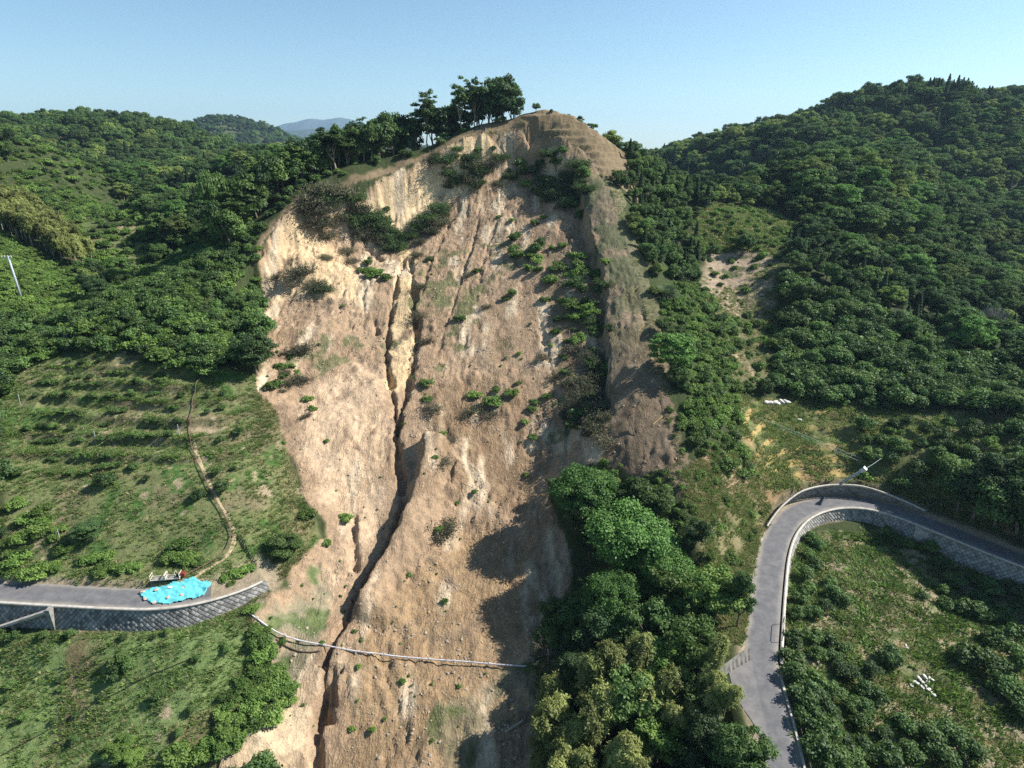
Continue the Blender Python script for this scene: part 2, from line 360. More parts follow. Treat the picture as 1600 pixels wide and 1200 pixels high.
def ground_material():
    m, t, out = mat('land'); pos = geo_pos(t)
    a = N(t, 'ShaderNodeVertexColor'); a.layer_name = 'albedo'
    r = N(t, 'ShaderNodeVertexColor'); r.layer_name = 'rough'     # r: stony soil, g: grass
    sep = t.nodes.new('ShaderNodeSeparateColor'); t.links.new(r.outputs[0], sep.inputs[0])
    n1 = noise_n(t, pos, 1.3, 7, .72); n2 = noise_n(t, pos, 6.0, 4, .7); n3 = noise_n(t, pos, .35, 5, .65)
    v = N(t, 'ShaderNodeTexVoronoi', Scale=3.2); t.links.new(pos, v.inputs['Vector'])
    f = math_(t, 'ADD', math_(t, 'MULTIPLY', n1, .9), math_(t, 'ADD', math_(t, 'MULTIPLY', n2, .55), math_(t, 'MULTIPLY', n3, .45)))
    f = math_(t, 'SUBTRACT', f, .95)                     # about -.3 .. .3
    k = math_(t, 'ADD', 1.0, math_(t, 'MULTIPLY', f, 1.5))
    mul = t.nodes.new('ShaderNodeCombineColor')
    t.links.new(math_(t, 'MULTIPLY', k, 1.0), mul.inputs[0]); t.links.new(math_(t, 'ADD', math_(t, 'MULTIPLY', k, .97), .03), mul.inputs[1]); t.links.new(math_(t, 'ADD', math_(t, 'MULTIPLY', k, .88), .12), mul.inputs[2])
    col = mix(t, a.outputs[0], mul.outputs[0], 1.0, 'MULTIPLY')
    mp = N(t, 'ShaderNodeMapping'); mp.inputs['Scale'].default_value = (1.9, .42, .42); wv = N(t, 'ShaderNodeVectorMath', operation='ADD'); nzv = N(t, 'ShaderNodeTexNoise', Scale=.35, Detail=3); t.links.new(pos, nzv.inputs['Vector'])
    t.links.new(pos, mp.inputs[0]); t.links.new(mp.outputs[0], wv.inputs[0]); sc3 = N(t, 'ShaderNodeVectorMath', operation='SCALE'); sc3.inputs['Scale'].default_value = 3.0; t.links.new(nzv.outputs['Color'], sc3.inputs[0]); t.links.new(sc3.outputs[0], wv.inputs[1])
    rn = noise_n(t, wv.outputs[0], 1.0, 6, .62); rr_ = math_(t, 'ABSOLUTE', math_(t, 'SUBTRACT', rn, .5)); ril_ = math_(t, 'MULTIPLY', math_(t, 'MINIMUM', math_(t, 'MULTIPLY', rr_, 9.0), 1.0), sep.outputs[2])
    rdark = mix(t, (.84, .81, .78), (1.04, 1.04, 1.03), math_(t, 'MINIMUM', math_(t, 'MULTIPLY', rr_, 12.0), 1.0)); pm_ = ramp(t, noise_n(t, pos, .16, 3, .6), [(.42, (0, 0, 0)), (.62, (1, 1, 1))]); ril_ = math_(t, 'MULTIPLY', ril_, math_(t, 'ADD', .15, pm_)); col = mix(t, col, mix(t, col, rdark, 1.0, 'MULTIPLY'), math_(t, 'MULTIPLY', sep.outputs[2], pm_))
    # yellow green and straw coloured patches in the grass
    g2 = noise_n(t, pos, 2.6, 5, .75)
    straw = mix(t, col, (.30, .23, .12), math_(t, 'MULTIPLY', ramp(t, g2, [(.52, (0, 0, 0)), (.68, (1, 1, 1))]), .55))
    lush = mix(t, straw, (.08, .14, .03), math_(t, 'MULTIPLY', ramp(t, noise_n(t, pos, 1.7, 4, .7), [(.5, (0, 0, 0)), (.66, (1, 1, 1))]), .5))
    col = mix(t, col, lush, sep.outputs[1])
    b = N(t, 'ShaderNodeBsdfPrincipled', Roughness=.95); b.inputs['Specular IOR Level'].default_value = .12
    t.links.new(col, b.inputs['Base Color'])
    hgt = math_(t, 'ADD', math_(t, 'MULTIPLY', n1, .30), math_(t, 'MULTIPLY', n2, .12))
    hgt = math_(t, 'ADD', hgt, math_(t, 'MULTIPLY', math_(t, 'MULTIPLY', v.outputs['Distance'], -.16), sep.outputs[0]))
    hgt = math_(t, 'ADD', hgt, math_(t, 'MULTIPLY', ril_, .16))
    bp = N(t, 'ShaderNodeBump', Strength=.75, Distance=1.0); t.links.new(hgt, bp.inputs['Height']); t.links.new(bp.outputs[0], b.inputs['Normal'])
    t.links.new(b.outputs[0], out.inputs[0]); return m

def leaf_material(name, c0, c1, trans=.38, gloss=.022, vary=.45):
    m, t, out = mat(name)
    a = N(t, 'ShaderNodeVertexColor'); a.layer_name = 'tone'
    sep = t.nodes.new('ShaderNodeSeparateColor'); t.links.new(a.outputs[0], sep.inputs[0])
    oi = N(t, 'ShaderNodeObjectInfo')
    f = math_(t, 'ADD', math_(t, 'MULTIPLY', sep.outputs[0], 1 - vary), math_(t, 'MULTIPLY', oi.outputs['Random'], vary))
    col = mix(t, c0, c1, f)
    br = math_(t, 'ADD', .60, math_(t, 'MULTIPLY', math_(t, 'FRACT', math_(t, 'MULTIPLY', oi.outputs['Random'], 7.31)), .92))
    cc = t.nodes.new('ShaderNodeCombineColor')
    for i in range(3): t.links.new(br, cc.inputs[i])
    col = mix(t, col, cc.outputs[0], 1.0, 'MULTIPLY')
    d = N(t, 'ShaderNodeBsdfDiffuse'); tr = N(t, 'ShaderNodeBsdfTranslucent'); g = N(t, 'ShaderNodeBsdfGlossy', Roughness=.6)
    t.links.new(col, d.inputs[0]); t.links.new(mix(t, col, (.08, .17, .02), .35), tr.inputs[0]); g.inputs[0].default_value = (.8, .85, .8, 1)
    m1 = N(t, 'ShaderNodeMixShader'); m1.inputs[0].default_value = trans; t.links.new(d.outputs[0], m1.inputs[1]); t.links.new(tr.outputs[0], m1.inputs[2])
    m2 = N(t, 'ShaderNodeMixShader'); m2.inputs[0].default_value = gloss; t.links.new(m1.outputs[0], m2.inputs[1]); t.links.new(g.outputs[0], m2.inputs[2])
    t.links.new(m2.outputs[0], out.inputs[0]); return m
def plain(name, col, rough=.85, var=.25, scale=3.0, spec=.2, bump=.02, metal=0, dark=None):
    m, t, out = mat(name); pos = geo_pos(t); n1 = noise_n(t, pos, scale, 6, .7)
    dk = dark or tuple(c * (1 - var * 1.6) for c in col); lt = tuple(min(1, c * (1 + var)) for c in col)
    c = ramp(t, n1, [(.3, dk), (.5, col), (.72, lt)])
    b = N(t, 'ShaderNodeBsdfPrincipled', Roughness=rough, Metallic=metal); b.inputs['Specular IOR Level'].default_value = spec
    t.links.new(c, b.inputs['Base Color'])
    if bump:
        bp = N(t, 'ShaderNodeBump', Strength=.6, Distance=bump); t.links.new(noise_n(t, pos, scale * 6, 4, .7), bp.inputs['Height']); t.links.new(bp.outputs[0], b.inputs['Normal'])
    t.links.new(b.outputs[0], out.inputs[0]); return m
def road_material():
    m, t, out = mat('asphalt'); pos = geo_pos(t)
    a = N(t, 'ShaderNodeVertexColor'); a.layer_name = 'tone'
    sep = t.nodes.new('ShaderNodeSeparateColor'); t.links.new(a.outputs[0], sep.inputs[0])
    n1 = noise_n(t, pos, .8, 6, .7); n2 = noise_n(t, pos, 9, 4, .75)
    c = ramp(t, math_(t, 'ADD', math_(t, 'MULTIPLY', n1, .75), math_(t, 'MULTIPLY', n2, .25)), [(.3, (.088, .086, .088)), (.5, (.135, .131, .132)), (.7, (.20, .19, .182))])
    c = mix(t, c, (.28, .25, .21), math_(t, 'MULTIPLY', sep.outputs[0], math_(t, 'ADD', .35, math_(t, 'MULTIPLY', n1, .9))))
    mp = N(t, 'ShaderNodeMapping'); mp.inputs['Scale'].default_value = (.35, .35, .35); t.links.new(pos, mp.inputs[0])
    v = N(t, 'ShaderNodeTexVoronoi', Scale=1.0, feature='DISTANCE_TO_EDGE')
    wv = N(t, 'ShaderNodeVectorMath', operation='ADD'); t.links.new(mp.outputs[0], wv.inputs[0])
    nz = N(t, 'ShaderNodeTexNoise', Scale=.8, Detail=5); t.links.new(pos, nz.inputs['Vector']); t.links.new(nz.outputs['Color'], wv.inputs[1]); t.links.new(wv.outputs[0], v.inputs['Vector'])
    cr = ramp(t, v.outputs['Distance'], [(.0, (1, 1, 1)), (.007, (0, 0, 0))])
    c = mix(t, c, (.05, .05, .05), math_(t, 'MULTIPLY', cr, .55))
    b = N(t, 'ShaderNodeBsdfPrincipled', Roughness=.9); b.inputs['Specular IOR Level'].default_value = .25; t.links.new(c, b.inputs['Base Color'])
    bp = N(t, 'ShaderNodeBump', Strength=.4, Distance=.02); t.links.new(n2, bp.inputs['Height']); t.links.new(bp.outputs[0], b.inputs['Normal'])
    t.links.new(b.outputs[0], out.inputs[0]); return m
def block_material(name, c0, c1, c2):
    m, t, out = mat(name); pos = geo_pos(t)
    a = N(t, 'ShaderNodeVertexColor'); a.layer_name = 'tone'
    sep = t.nodes.new('ShaderNodeSeparateColor'); t.links.new(a.outputs[0], sep.inputs[0])
    n1 = noise_n(t, pos, .9, 6, .7); n2 = noise_n(t, pos, 11, 4, .75)
    f = math_(t, 'ADD', math_(t, 'MULTIPLY', n1, .5), math_(t, 'ADD', math_(t, 'MULTIPLY', n2, .3), math_(t, 'MULTIPLY', sep.outputs[0], .3)))
    c = ramp(t, f, [(.35, c0), (.55, c1), (.78, c2)])
    c = mix(t, c, (.03, .035, .02), math_(t, 'MULTIPLY', sep.outputs[1], .8))
    b = N(t, 'ShaderNodeBsdfPrincipled', Roughness=.93); b.inputs['Specular IOR Level'].default_value = .15; t.links.new(c, b.inputs['Base Color'])
    t.links.new(b.outputs[0], out.inputs[0]); return m

M = dict(
    land=ground_material(), road=road_material(),
    leaf=leaf_material('broadleaf_leaves', (.046, .098, .026), (.138, .208, .052)),
    big=leaf_material('sunlit_tone_leaves', (.058, .135, .030), (.140, .250, .052)),  # fresh green, raised brighter so the colour stands for sunlit leaves
    dark=leaf_material('dark_leaves', (.028, .066, .024), (.094, .150, .042)),
    lime=leaf_material('yellow_green_leaves', (.12, .185, .040), (.23, .275, .070)),
    citrus=leaf_material('citrus_leaves', (.046, .102, .026), (.128, .200, .044), gloss=.03),
    vine=leaf_material('creeper_leaves', (.080, .155, .030), (.175, .255, .052)),
    bamboo=leaf_material('bamboo_leaves', (.17, .21, .056), (.31, .32, .100), vary=.3),
    cedar=leaf_material('cedar_needles', (.024, .056, .026), (.062, .108, .042)),
    brush=leaf_material('withered_leaves', (.070, .078, .042), (.150, .135, .085)),
    twig=plain('dry_twigs', (.15, .12, .09), var=.3, bump=0),
    pampas=leaf_material('silver_grass_blades', (.10, .14, .08), (.20, .25, .15)),
    grass=leaf_material('grass_blades', (.115, .205, .055), (.24, .31, .105), trans=.5, gloss=.01, vary=.5),
    straw=leaf_material('straw_blades', (.34, .27, .14), (.52, .43, .25), trans=.5, gloss=.01),
    bark=plain('bark', (.17, .135, .10), var=.35, scale=4, bump=.02),
    pale_bark=plain('pale_bark', (.34, .29, .23), var=.3, scale=4, bump=.02),
    culm=plain('bamboo_culm', (.42, .42, .30), var=.2, scale=2, bump=0),
    rock=plain('rock', (.36, .29, .21), var=.35, scale=2.5, bump=.02),
    conc=plain('pale_concrete', (.46, .42, .36), var=.22, scale=1.6, bump=.008),
    concd=plain('weathered_concrete', (.24, .225, .195), var=.35, scale=1.5, bump=.01),
    wall=block_material('mossy_block_wall', (.10, .097, .09), (.24, .23, .215), (.44, .415, .38)),
    wall2=block_material('grey_block_wall', (.14, .13, .115), (.30, .285, .26), (.44, .42, .38)),
    tarp=plain('blue_tarpaulin', (.13, .50, .52), rough=.55, var=.16, scale=1.6, spec=.3, bump=.06, dark=(.06, .37, .45)),
    bag=plain('white_sandbag_cloth', (.58, .54, .49), var=.18, scale=5, bump=.02),
    pinkbag=plain('faded_orange_bag_cloth', (.55, .33, .25), var=.25, scale=5, bump=.02),
    pipe=plain('pale_plastic_pipe', (.50, .47, .48), rough=.6, var=.3, scale=2, spec=.4, bump=0),
    hose=plain('black_hose', (.035, .03, .025), var=.2, bump=0),
    rail=plain('rusty_rail', (.15, .10, .07), var=.35, scale=3, bump=0),
    cream=plain('cream_painted_steel', (.60, .53, .42), var=.15, bump=0),
    engine=plain('red_brown_engine_cover', (.22, .045, .03), rough=.5, var=.25, bump=0),
    dark_metal=plain('dark_metal', (.05, .045, .04), var=.2, bump=0),
    pole=plain('pole_concrete', (.40, .43, .48), rough=.7, var=.12, scale=2, bump=0),
    steel=plain('galvanised_steel', (.55, .58, .62), rough=.5, var=.12, bump=0, metal=.3),
    wire=plain('wire_cover', (.30, .38, .36), var=.1, bump=0),
    straw_stick=plain('yellow_bamboo_stick', (.50, .36, .14), var=.2, bump=0),
    mount=plain('forested_mountain', (.055, .085, .07), var=.3, scale=.02, bump=0),
)

# ================================================================ object helpers
def mesh_np(name, co, quads, mats, tone=None, uvname=None, smooth_=False, tris=None):
    m = D.meshes.new(name); co = np.asarray(co, np.float32); quads = np.asarray(quads, np.int32)
    k = quads.shape[1]
    m.vertices.add(len(co)); m.vertices.foreach_set('co', co.ravel())
    m.loops.add(quads.size); m.loops.foreach_set('vertex_index', quads.ravel())
    m.polygons.add(len(quads)); m.polygons.foreach_set('loop_start', np.arange(0, quads.size, k, dtype=np.int32)); m.update(calc_edges=True)
    if smooth_: m.polygons.foreach_set('use_smooth', np.ones(len(quads), bool))
    for q in (mats if isinstance(mats, (list, tuple)) else [mats]): m.materials.append(q)
    if tone is not None:
        a = m.color_attributes.new('tone', 'FLOAT_COLOR', 'POINT'); c = np.ones((len(co), 4), np.float32); tone = np.asarray(tone)
        if tone.ndim == 1: c[:, :3] = tone[:, None]
        else: c[:, :tone.shape[1]] = tone
        a.data.foreach_set('color', c.ravel())
    return m
def link(o, parent=None):
    S.collection.objects.link(o)
    if parent is not None: o.parent = parent
    return o
def obj(name, mesh, parent=None, loc=None): 
    o = D.objects.new(name, mesh); link(o, parent)
    if loc is not None: o.location = loc
    return o
def tag(o, label=None, cat=None, group=None, kind=None):
    if label: o['label'] = label
    if cat: o['category'] = cat
    if group: o['group'] = group
    if kind: o['kind'] = kind
    return o
def empty(name, loc, rz=0, sc=1.0):
    o = D.objects.new(name, None); o.empty_display_size = .3; S.collection.objects.link(o); o.location = loc; o.rotation_euler = (0, 0, rz)
    o.scale = (sc, sc, sc) if not hasattr(sc, '__len__') else sc; return o
class MB:
    def __init__(s): s.v = []; s.f = []; s.n = 0
    def add(s, v, f): s.v += [tuple(p) for p in v]; s.f += [tuple(i + s.n for i in q) for q in f]; s.n += len(v)
    def box(s, c, d, rz=0, ry=0):
        v = []; 
        for i in range(8):
            p = Vector(((i & 1) - .5, ((i >> 1) & 1) - .5, ((i >> 2) & 1) - .5)); p = Vector((p.x * d[0], p.y * d[1], p.z * d[2]))
            if ry: p = Vector((p.x * math.cos(ry) + p.z * math.sin(ry), p.y, -p.x * math.sin(ry) + p.z * math.cos(ry)))
            p = Vector((p.x * math.cos(rz) - p.y * math.sin(rz), p.x * math.sin(rz) + p.y * math.cos(rz), p.z)); v.append(p + Vector(c))
        s.add(v, [(0, 2, 3, 1), (4, 5, 7, 6), (0, 1, 5, 4), (2, 6, 7, 3), (0, 4, 6, 2), (1, 3, 7, 5)])
    def tube(s, P, r, n=6, cap=True):
        P = [Vector(p) for p in P]; rs = r if hasattr(r, '__len__') else [r] * len(P); v = []
        for i, p in enumerate(P):
            d = (P[min(i + 1, len(P) - 1)] - P[max(i - 1, 0)]).normalized(); a = d.orthogonal().normalized() if i == 0 else (a - d * a.dot(d)).normalized(); b = d.cross(a)
            for k in range(n): t = 2 * math.pi * k / n; v.append(p + (a * math.cos(t) + b * math.sin(t)) * rs[i])
        f = [(i * n + k, i * n + (k + 1) % n, (i + 1) * n + (k + 1) % n, (i + 1) * n + k) for i in range(len(P) - 1) for k in range(n)]
        if cap: f += [tuple(range(n))[::-1], tuple((len(P) - 1) * n + k for k in range(n))]
        s.add(v, f)
    def mesh(s, name, m, smooth_=False):
        me = D.meshes.new(name); me.from_pydata(s.v, [], s.f); me.materials.append(m); me.update()
        if smooth_: me.polygons.foreach_set('use_smooth', np.ones(len(me.polygons), bool))
        return me
    def build(s, name, m, parent=None, smooth_=False): return obj(name, s.mesh(name, m, smooth_), parent)

# ================================================================ the land: albedo and objects
def WZ(s): return W(pl(s), Z1)
px_, py_, dep_ = project(X, Y, Z1)
ALB = np.zeros(X.shape + (3,)); ALB[:] = (.045, .058, .022); GR = np.zeros(X.shape); ST = np.zeros(X.shape)
nb = (X > -110) & (X < 130) & (Y > 25) & (Y < 260); bi = np.nonzero(nb); xb, yb = X[bi], Y[bi]
wobx, woby = xb + 1.6 * fbm(xb / 3.5, yb / 3.5, 4, 71), yb + 1.6 * fbm(xb / 3.5 + 9, yb / 3.5, 4, 72)
alb = ALB[bi]; gr = GR[bi]; st = ST[bi]
def paint(poly, col, soft=1.0, grass=0.0, stone=0.0, noise_s=None):
    global alb, gr, st
    poly = dense(poly, 2.5, True); i = inpoly(wobx, woby, poly); d = pdist(wobx, woby, poly)[0]
    if noise_s is None: f = np.where(i, sst(0, soft, d), 0.0)
    else: f = sst(.0, .25, np.where(i, d, -d) / soft * .25 + noise_s * .6 - .15)
    f = f[:, None]; alb = alb * (1 - f) + np.array(col) * f; gr = gr * (1 - f[:, 0]) + grass * f[:, 0]; st = st * (1 - f[:, 0]) + stone * f[:, 0]
fa, fb_, fc = fbm(xb / 6, yb / 6, 4, 81), fbm(xb / 2.2, yb / 2.2, 4, 82), fbm(xb / 12, yb / 12, 3, 83)
def patches(poly, col, noise, lo, hi, grass=None, stone=None):
    """irregular patches of another cover inside an outline"""
    global alb, gr, st
    i = inpoly(xb, yb, poly); f = np.where(i, sst(lo, hi, noise), 0.0); alb = alb * (1 - f[:, None]) + np.array(col) * f[:, None]
    if grass is not None: gr = gr * (1 - f) + grass * f
    if stone is not None: st = st * (1 - f) + stone * f
PG = {}
PG['ofield'] = WZ("0 600,60 560,180 545,300 580,400 590,425 640,445 700,480 790,500 850,470 885,400 905,330 925,220 925,100 915,0 911")
PG['lfield'] = WZ("-200 990,0 990,200 985,300 975,380 950,420 1000,460 1070,430 1110,340 1200,300 1290,-400 1290,-400 1000")
PG['strip'] = np.vstack([[at(800, 184, 165.3)[:2], at(835, 183, 165)[:2], at(872, 190, 163.5)[:2], at(935, 236, 157)[:2]], WZ("966 290,978 330,998 380,1020 450,1036 540,1054 640,1070 700,1080 740,1085 800"), WZ("1040 740,1000 735,940 720,950 660,957 580,950 520,950 440,936 385,918 330")[:], [at(903, 243, 153.5)[:2], at(868, 214, 160)[:2], at(832, 192, 163.6)[:2]]])
PG['bank'] = WZ("1060 740,1150 690,1190 760,1205 800,1195 870,1185 930,1175 1010,1120 1010,1095 900,1080 800")
PG['tfield'] = WZ("1140 610,1260 615,1400 640,1600 640,1600 840,1450 790,1360 760,1290 752,1230 765,1195 800,1190 750,1150 690")
PG['ifield'] = WZ("1250 850,1290 828,1400 830,1480 865,1600 920,1700 1000,1750 1290,1270 1290,1235 1120,1228 1000,1236 900")
PG['scar2'] = WZ("1100 390,1140 385,1200 395,1222 410,1215 470,1195 500,1160 520,1120 480,1080 440")
PG['gorge'] = WZ("1080 440,1220 410,1215 520,1215 600,1150 620,1110 560,1090 500")
PG['spur'] = WZ("20 250,90 236,200 330,250 400,200 430,130 430,60 350,0 290")
PG['polehill'] = WZ("-60 360,0 378,60 412,130 445,150 475,60 500,-60 500")
PG['grassytop'] = WZ("1080 340,1130 318,1200 325,1240 350,1220 400,1150 385,1090 395")
PG['left_edge'] = WZ("400 580,430 600,450 700,480 780,500 850,440 900,400 900,440 800,420 700,395 640")
soil = [('all', None)]
paint(PG['ofield'], (.15, .165, .068), 1.5, .6)
patches(PG['ofield'], (.19, .16, .09), fa, .2, .5, .6)
kt_ = zbil(Z1, xb, yb) / 1.55 + .12 * fb_; patches(ter, (.135, .118, .062), np.where(kt_ - np.floor(kt_) > .55, .5, -.5) + .3 * fa, .2, .6, .5)
patches(PG['ofield'], (.06, .12, .03), fb_ + fc * .6, .12, .4, .5)
patches(PG['ofield'], (.33, .26, .16), fb_ + .35 * fa, .42, .6, .1)
paint(PG['left_edge'], (.19, .145, .08), 3.0, .6)
paint(PG['lfield'], (.145, .20, .070), 1.5, .7)
patches(PG['lfield'], (.17, .135, .07), fa, .1, .4, .6)
patches(PG['lfield'], (.36, .28, .18), fb_ + .4 * fa, .40, .6, .1)
paint(PG['spur'], (.11, .13, .05), 4, .5); patches(PG['spur'], (.22, .18, .11), fa + .2, .1, .5, .4)
paint(PG['polehill'], (.075, .12, .03), 3, .5); patches(PG['polehill'], (.33, .19, .11), fb_, .45, .6, .1)
paint(PG['grassytop'], (.13, .14, .055), 3, .8)
paint(PG['bank'], (.20, .17, .09), 1.5, .7); patches(PG['bank'], (.075, .115, .03), fb_ + fa * .6, .15, .4, .5); patches(PG['bank'], (.33, .23, .145), fa, .3, .5, .1)
paint(PG['tfield'], (.14, .15, .06), 1.5, .6)
kk_ = (zbil(Z1, xb, yb) / 1.3); kf = kk_ - np.floor(kk_)
patches(ter2, (.38, .28, .11), np.where((kf > .5), .8, 0) + fa * .8, .35, .7, .2)
patches(PG['tfield'], (.26, .17, .09), fa + .1, .25, .5, .5)
paint(PG['ifield'], (.25, .21, .135), 1.5, .35); patches(PG['ifield'], (.08, .11, .035), fa + fb_ * .5, .1, .45, .6); patches(PG['ifield'], (.32, .24, .15), fb_ + .3 * fa, .4, .6, .1)
paint(PG['scar2'], (.34, .26, .18), 2.5, .1, .5); paint(PG['gorge'], (.13, .12, .06), 4, .5); patches(PG['gorge'], (.30, .22, .14), fb_ + .3 * fa, .25, .5, 0, .5)
paint(PG['scar2'], (.34, .26, .18), 3.5, .1, .5); patches(PG['scar2'], (.10, .10, .05), fb_, .1, .4, .5)
# soil of the slide
paint(slide_poly, (.33, .23, .145), .7, 0, .6)
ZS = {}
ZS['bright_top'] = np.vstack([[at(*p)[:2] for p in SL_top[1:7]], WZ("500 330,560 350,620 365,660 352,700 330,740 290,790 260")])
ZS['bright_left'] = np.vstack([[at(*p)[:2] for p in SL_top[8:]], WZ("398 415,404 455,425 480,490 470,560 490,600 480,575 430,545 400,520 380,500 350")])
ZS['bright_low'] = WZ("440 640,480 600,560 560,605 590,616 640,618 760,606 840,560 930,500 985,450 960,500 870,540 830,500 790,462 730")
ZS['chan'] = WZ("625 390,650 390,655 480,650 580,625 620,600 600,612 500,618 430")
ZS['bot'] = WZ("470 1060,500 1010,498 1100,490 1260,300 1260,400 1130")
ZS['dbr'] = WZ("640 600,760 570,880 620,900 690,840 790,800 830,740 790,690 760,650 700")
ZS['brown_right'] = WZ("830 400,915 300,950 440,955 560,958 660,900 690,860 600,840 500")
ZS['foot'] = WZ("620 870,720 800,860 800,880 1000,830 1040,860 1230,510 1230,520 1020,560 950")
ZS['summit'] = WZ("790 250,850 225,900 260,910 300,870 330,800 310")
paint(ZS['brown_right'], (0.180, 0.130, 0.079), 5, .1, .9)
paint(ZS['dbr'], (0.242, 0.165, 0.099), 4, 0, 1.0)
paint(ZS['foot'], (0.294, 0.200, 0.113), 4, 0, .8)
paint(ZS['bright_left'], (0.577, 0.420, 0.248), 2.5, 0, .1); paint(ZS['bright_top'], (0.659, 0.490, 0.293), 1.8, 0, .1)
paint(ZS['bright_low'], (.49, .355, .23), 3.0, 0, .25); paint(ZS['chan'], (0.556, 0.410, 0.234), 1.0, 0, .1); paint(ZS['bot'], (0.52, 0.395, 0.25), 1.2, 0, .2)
si = slide_in[bi]
patches(slide_poly, (.24, .17, .11), fa * .7 + fb_ * .5, .22, .5, None, 1.0)
patches(slide_poly, (.52, .41, .28), fbm(xb / 3, yb / 9, 4, 91) + .1, .22, .55)
toe_ = WZ("385 960,400 925,450 885,500 880,520 930,508 985,490 1010,465 1060,425 1060,398 1000"); botr = WZ("700 1070,780 1040,870 1030,880 1260,700 1260,640 1180")
patches(toe_, (.25, .215, .14), fa * .6 + fb_ * .3 + .35, .1, .4, .5); patches(toe_, (.12, .15, .06), fb_ + .3 * fa, .15, .4, .5)
patches(botr, (.20, .165, .10), fa * .6 + fb_ * .4 + .3, .1, .5, .4); patches(botr, (.11, .12, .05), fb_ + .3 * fa, .2, .45, .5)
mid = WZ("440 480,600 500,600 430,700 380,850 330,940 420,955 640,880 690,700 600,640 540,600 560,440 600")
patches(mid, (.16, .15, .075), fb_ * .8 + fbm(xb / 9, yb / 9, 3, 95) * .7, .18, .48, .6)
# strip: dry grass, browner towards its foot
sv = sst(135, 100, yb) * 0 + (1 - sst(85, 125, yb))
i = inpoly(wobx, woby, PG['strip']); c_ = np.array((.125, .125, .068))[None] * (1 - sv[:, None]) + np.array((.175, .128, .085))[None] * sv[:, None]
alb = np.where(i[:, None], c_, alb); cap_ = sst(146, 153, yb)[:, None]; alb = np.where(i[:, None], alb * (1 - cap_) + np.array((.26, .19, .12)) * cap_, alb); gr = np.where(i, .45 - .3 * sv - .1 * cap_[:, 0], gr); st = np.where(i, .3, st)
patches(PG['strip'], (.23, .175, .115), fbm(xb / 4, yb / 4, 4, 97) + .1, .15, .5, .1)
# gully walls and bare banks next to the roads
for P, zc in ((roadL, 0), (roadR, 0)):
    d = pdist(xb, yb, P)[0]; f = (1 - sst(HW + .3, HW + 1.3, d + .5 * fb_)) * .8; alb = alb * (1 - f[:, None]) + np.array((.33, .26, .18)) * f[:, None]
dcap, scap, tcap = pdist(xb, yb, sc_t); f = np.where((scap < 0) & ~inpoly(xb, yb, slide_poly), 1 - sst(.6, 1.8, dcap + 1.2 * fb_), 0); f = np.maximum(f, np.where((xb > -8) & (xb < 34) & (yb > 148) & (yb < 176) & ~inpoly(xb, yb, slide_poly), .9, 0))[:, None]
alb = alb * (1 - f) + (np.array((.27, .20, .12)) * (.8 + .35 * fa[:, None])) * f; gr = gr * (1 - .8 * f[:, 0])
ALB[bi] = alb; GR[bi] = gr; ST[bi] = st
far_ = (~nb) & (fbm(X / 30, Y / 30, 3, 99) > .45); ALB[far_] = (.09, .11, .04)

def land_mesh(name, faces_mask):
    ny, nx = X.shape; idx = np.arange(nx * ny).reshape(ny, nx)
    q = np.stack([idx[:-1, :-1], idx[:-1, 1:], idx[1:, 1:], idx[1:, :-1]], -1)[faces_mask]
    used, inv = np.unique(q.ravel(), return_inverse=True); q = inv.reshape(q.shape)
    co = np.c_[X.ravel(), Y.ravel(), Z1.ravel()][used]
    m = mesh_np(name, co, q, M['land'], smooth_=True)
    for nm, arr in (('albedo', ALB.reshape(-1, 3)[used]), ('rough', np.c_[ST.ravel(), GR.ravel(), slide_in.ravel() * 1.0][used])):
        a = m.color_attributes.new(nm, 'FLOAT_COLOR', 'POINT'); c = np.ones((len(co), 4), np.float32); c[:, :3] = arr; a.data.foreach_set('color', c.ravel())
    return obj(name, m)
Xc, Yc = (X[:-1, :-1] + X[1:, 1:]) / 2, (Y[:-1, :-1] + Y[1:, 1:]) / 2
fm = np.zeros(Xc.shape, bool); nbc = (Xc > -75) & (Xc < 80) & (Yc > 20) & (Yc < 175)
fm[nbc] = inpoly(Xc[nbc] + .6 * fbm(Xc[nbc] / 2.5, Yc[nbc] / 2.5, 3, 71), Yc[nbc] + .6 * fbm(Xc[nbc] / 2.5 + 9, Yc[nbc] / 2.5, 3, 72), slide_poly)
fs = np.zeros(Xc.shape, bool); fs[nbc] = inpoly(Xc[nbc], Yc[nbc], PG['strip']) & ~fm[nbc]
fo = np.zeros(Xc.shape, bool); fo[nbc] = inpoly(Xc[nbc], Yc[nbc], PG['ofield']) & ~fm[nbc]
fi = np.zeros(Xc.shape, bool); fi[nbc] = inpoly(Xc[nbc], Yc[nbc], PG['ifield']) & ~fm[nbc]
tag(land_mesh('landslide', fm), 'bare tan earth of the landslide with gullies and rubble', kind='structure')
tag(land_mesh('grass_strip', fs), 'dry mown strip running down the right edge of the landslide', kind='structure')
tag(land_mesh('orchard_terrace', fo), 'terraced grassy orchard slope above the left road', kind='structure')
tag(land_mesh('inner_field', fi), 'dry weedy field inside the road bend', kind='structure')
tag(land_mesh('hillside', ~(fm | fs | fo | fi)), 'green hills and valley floor around the landslide', kind='structure')

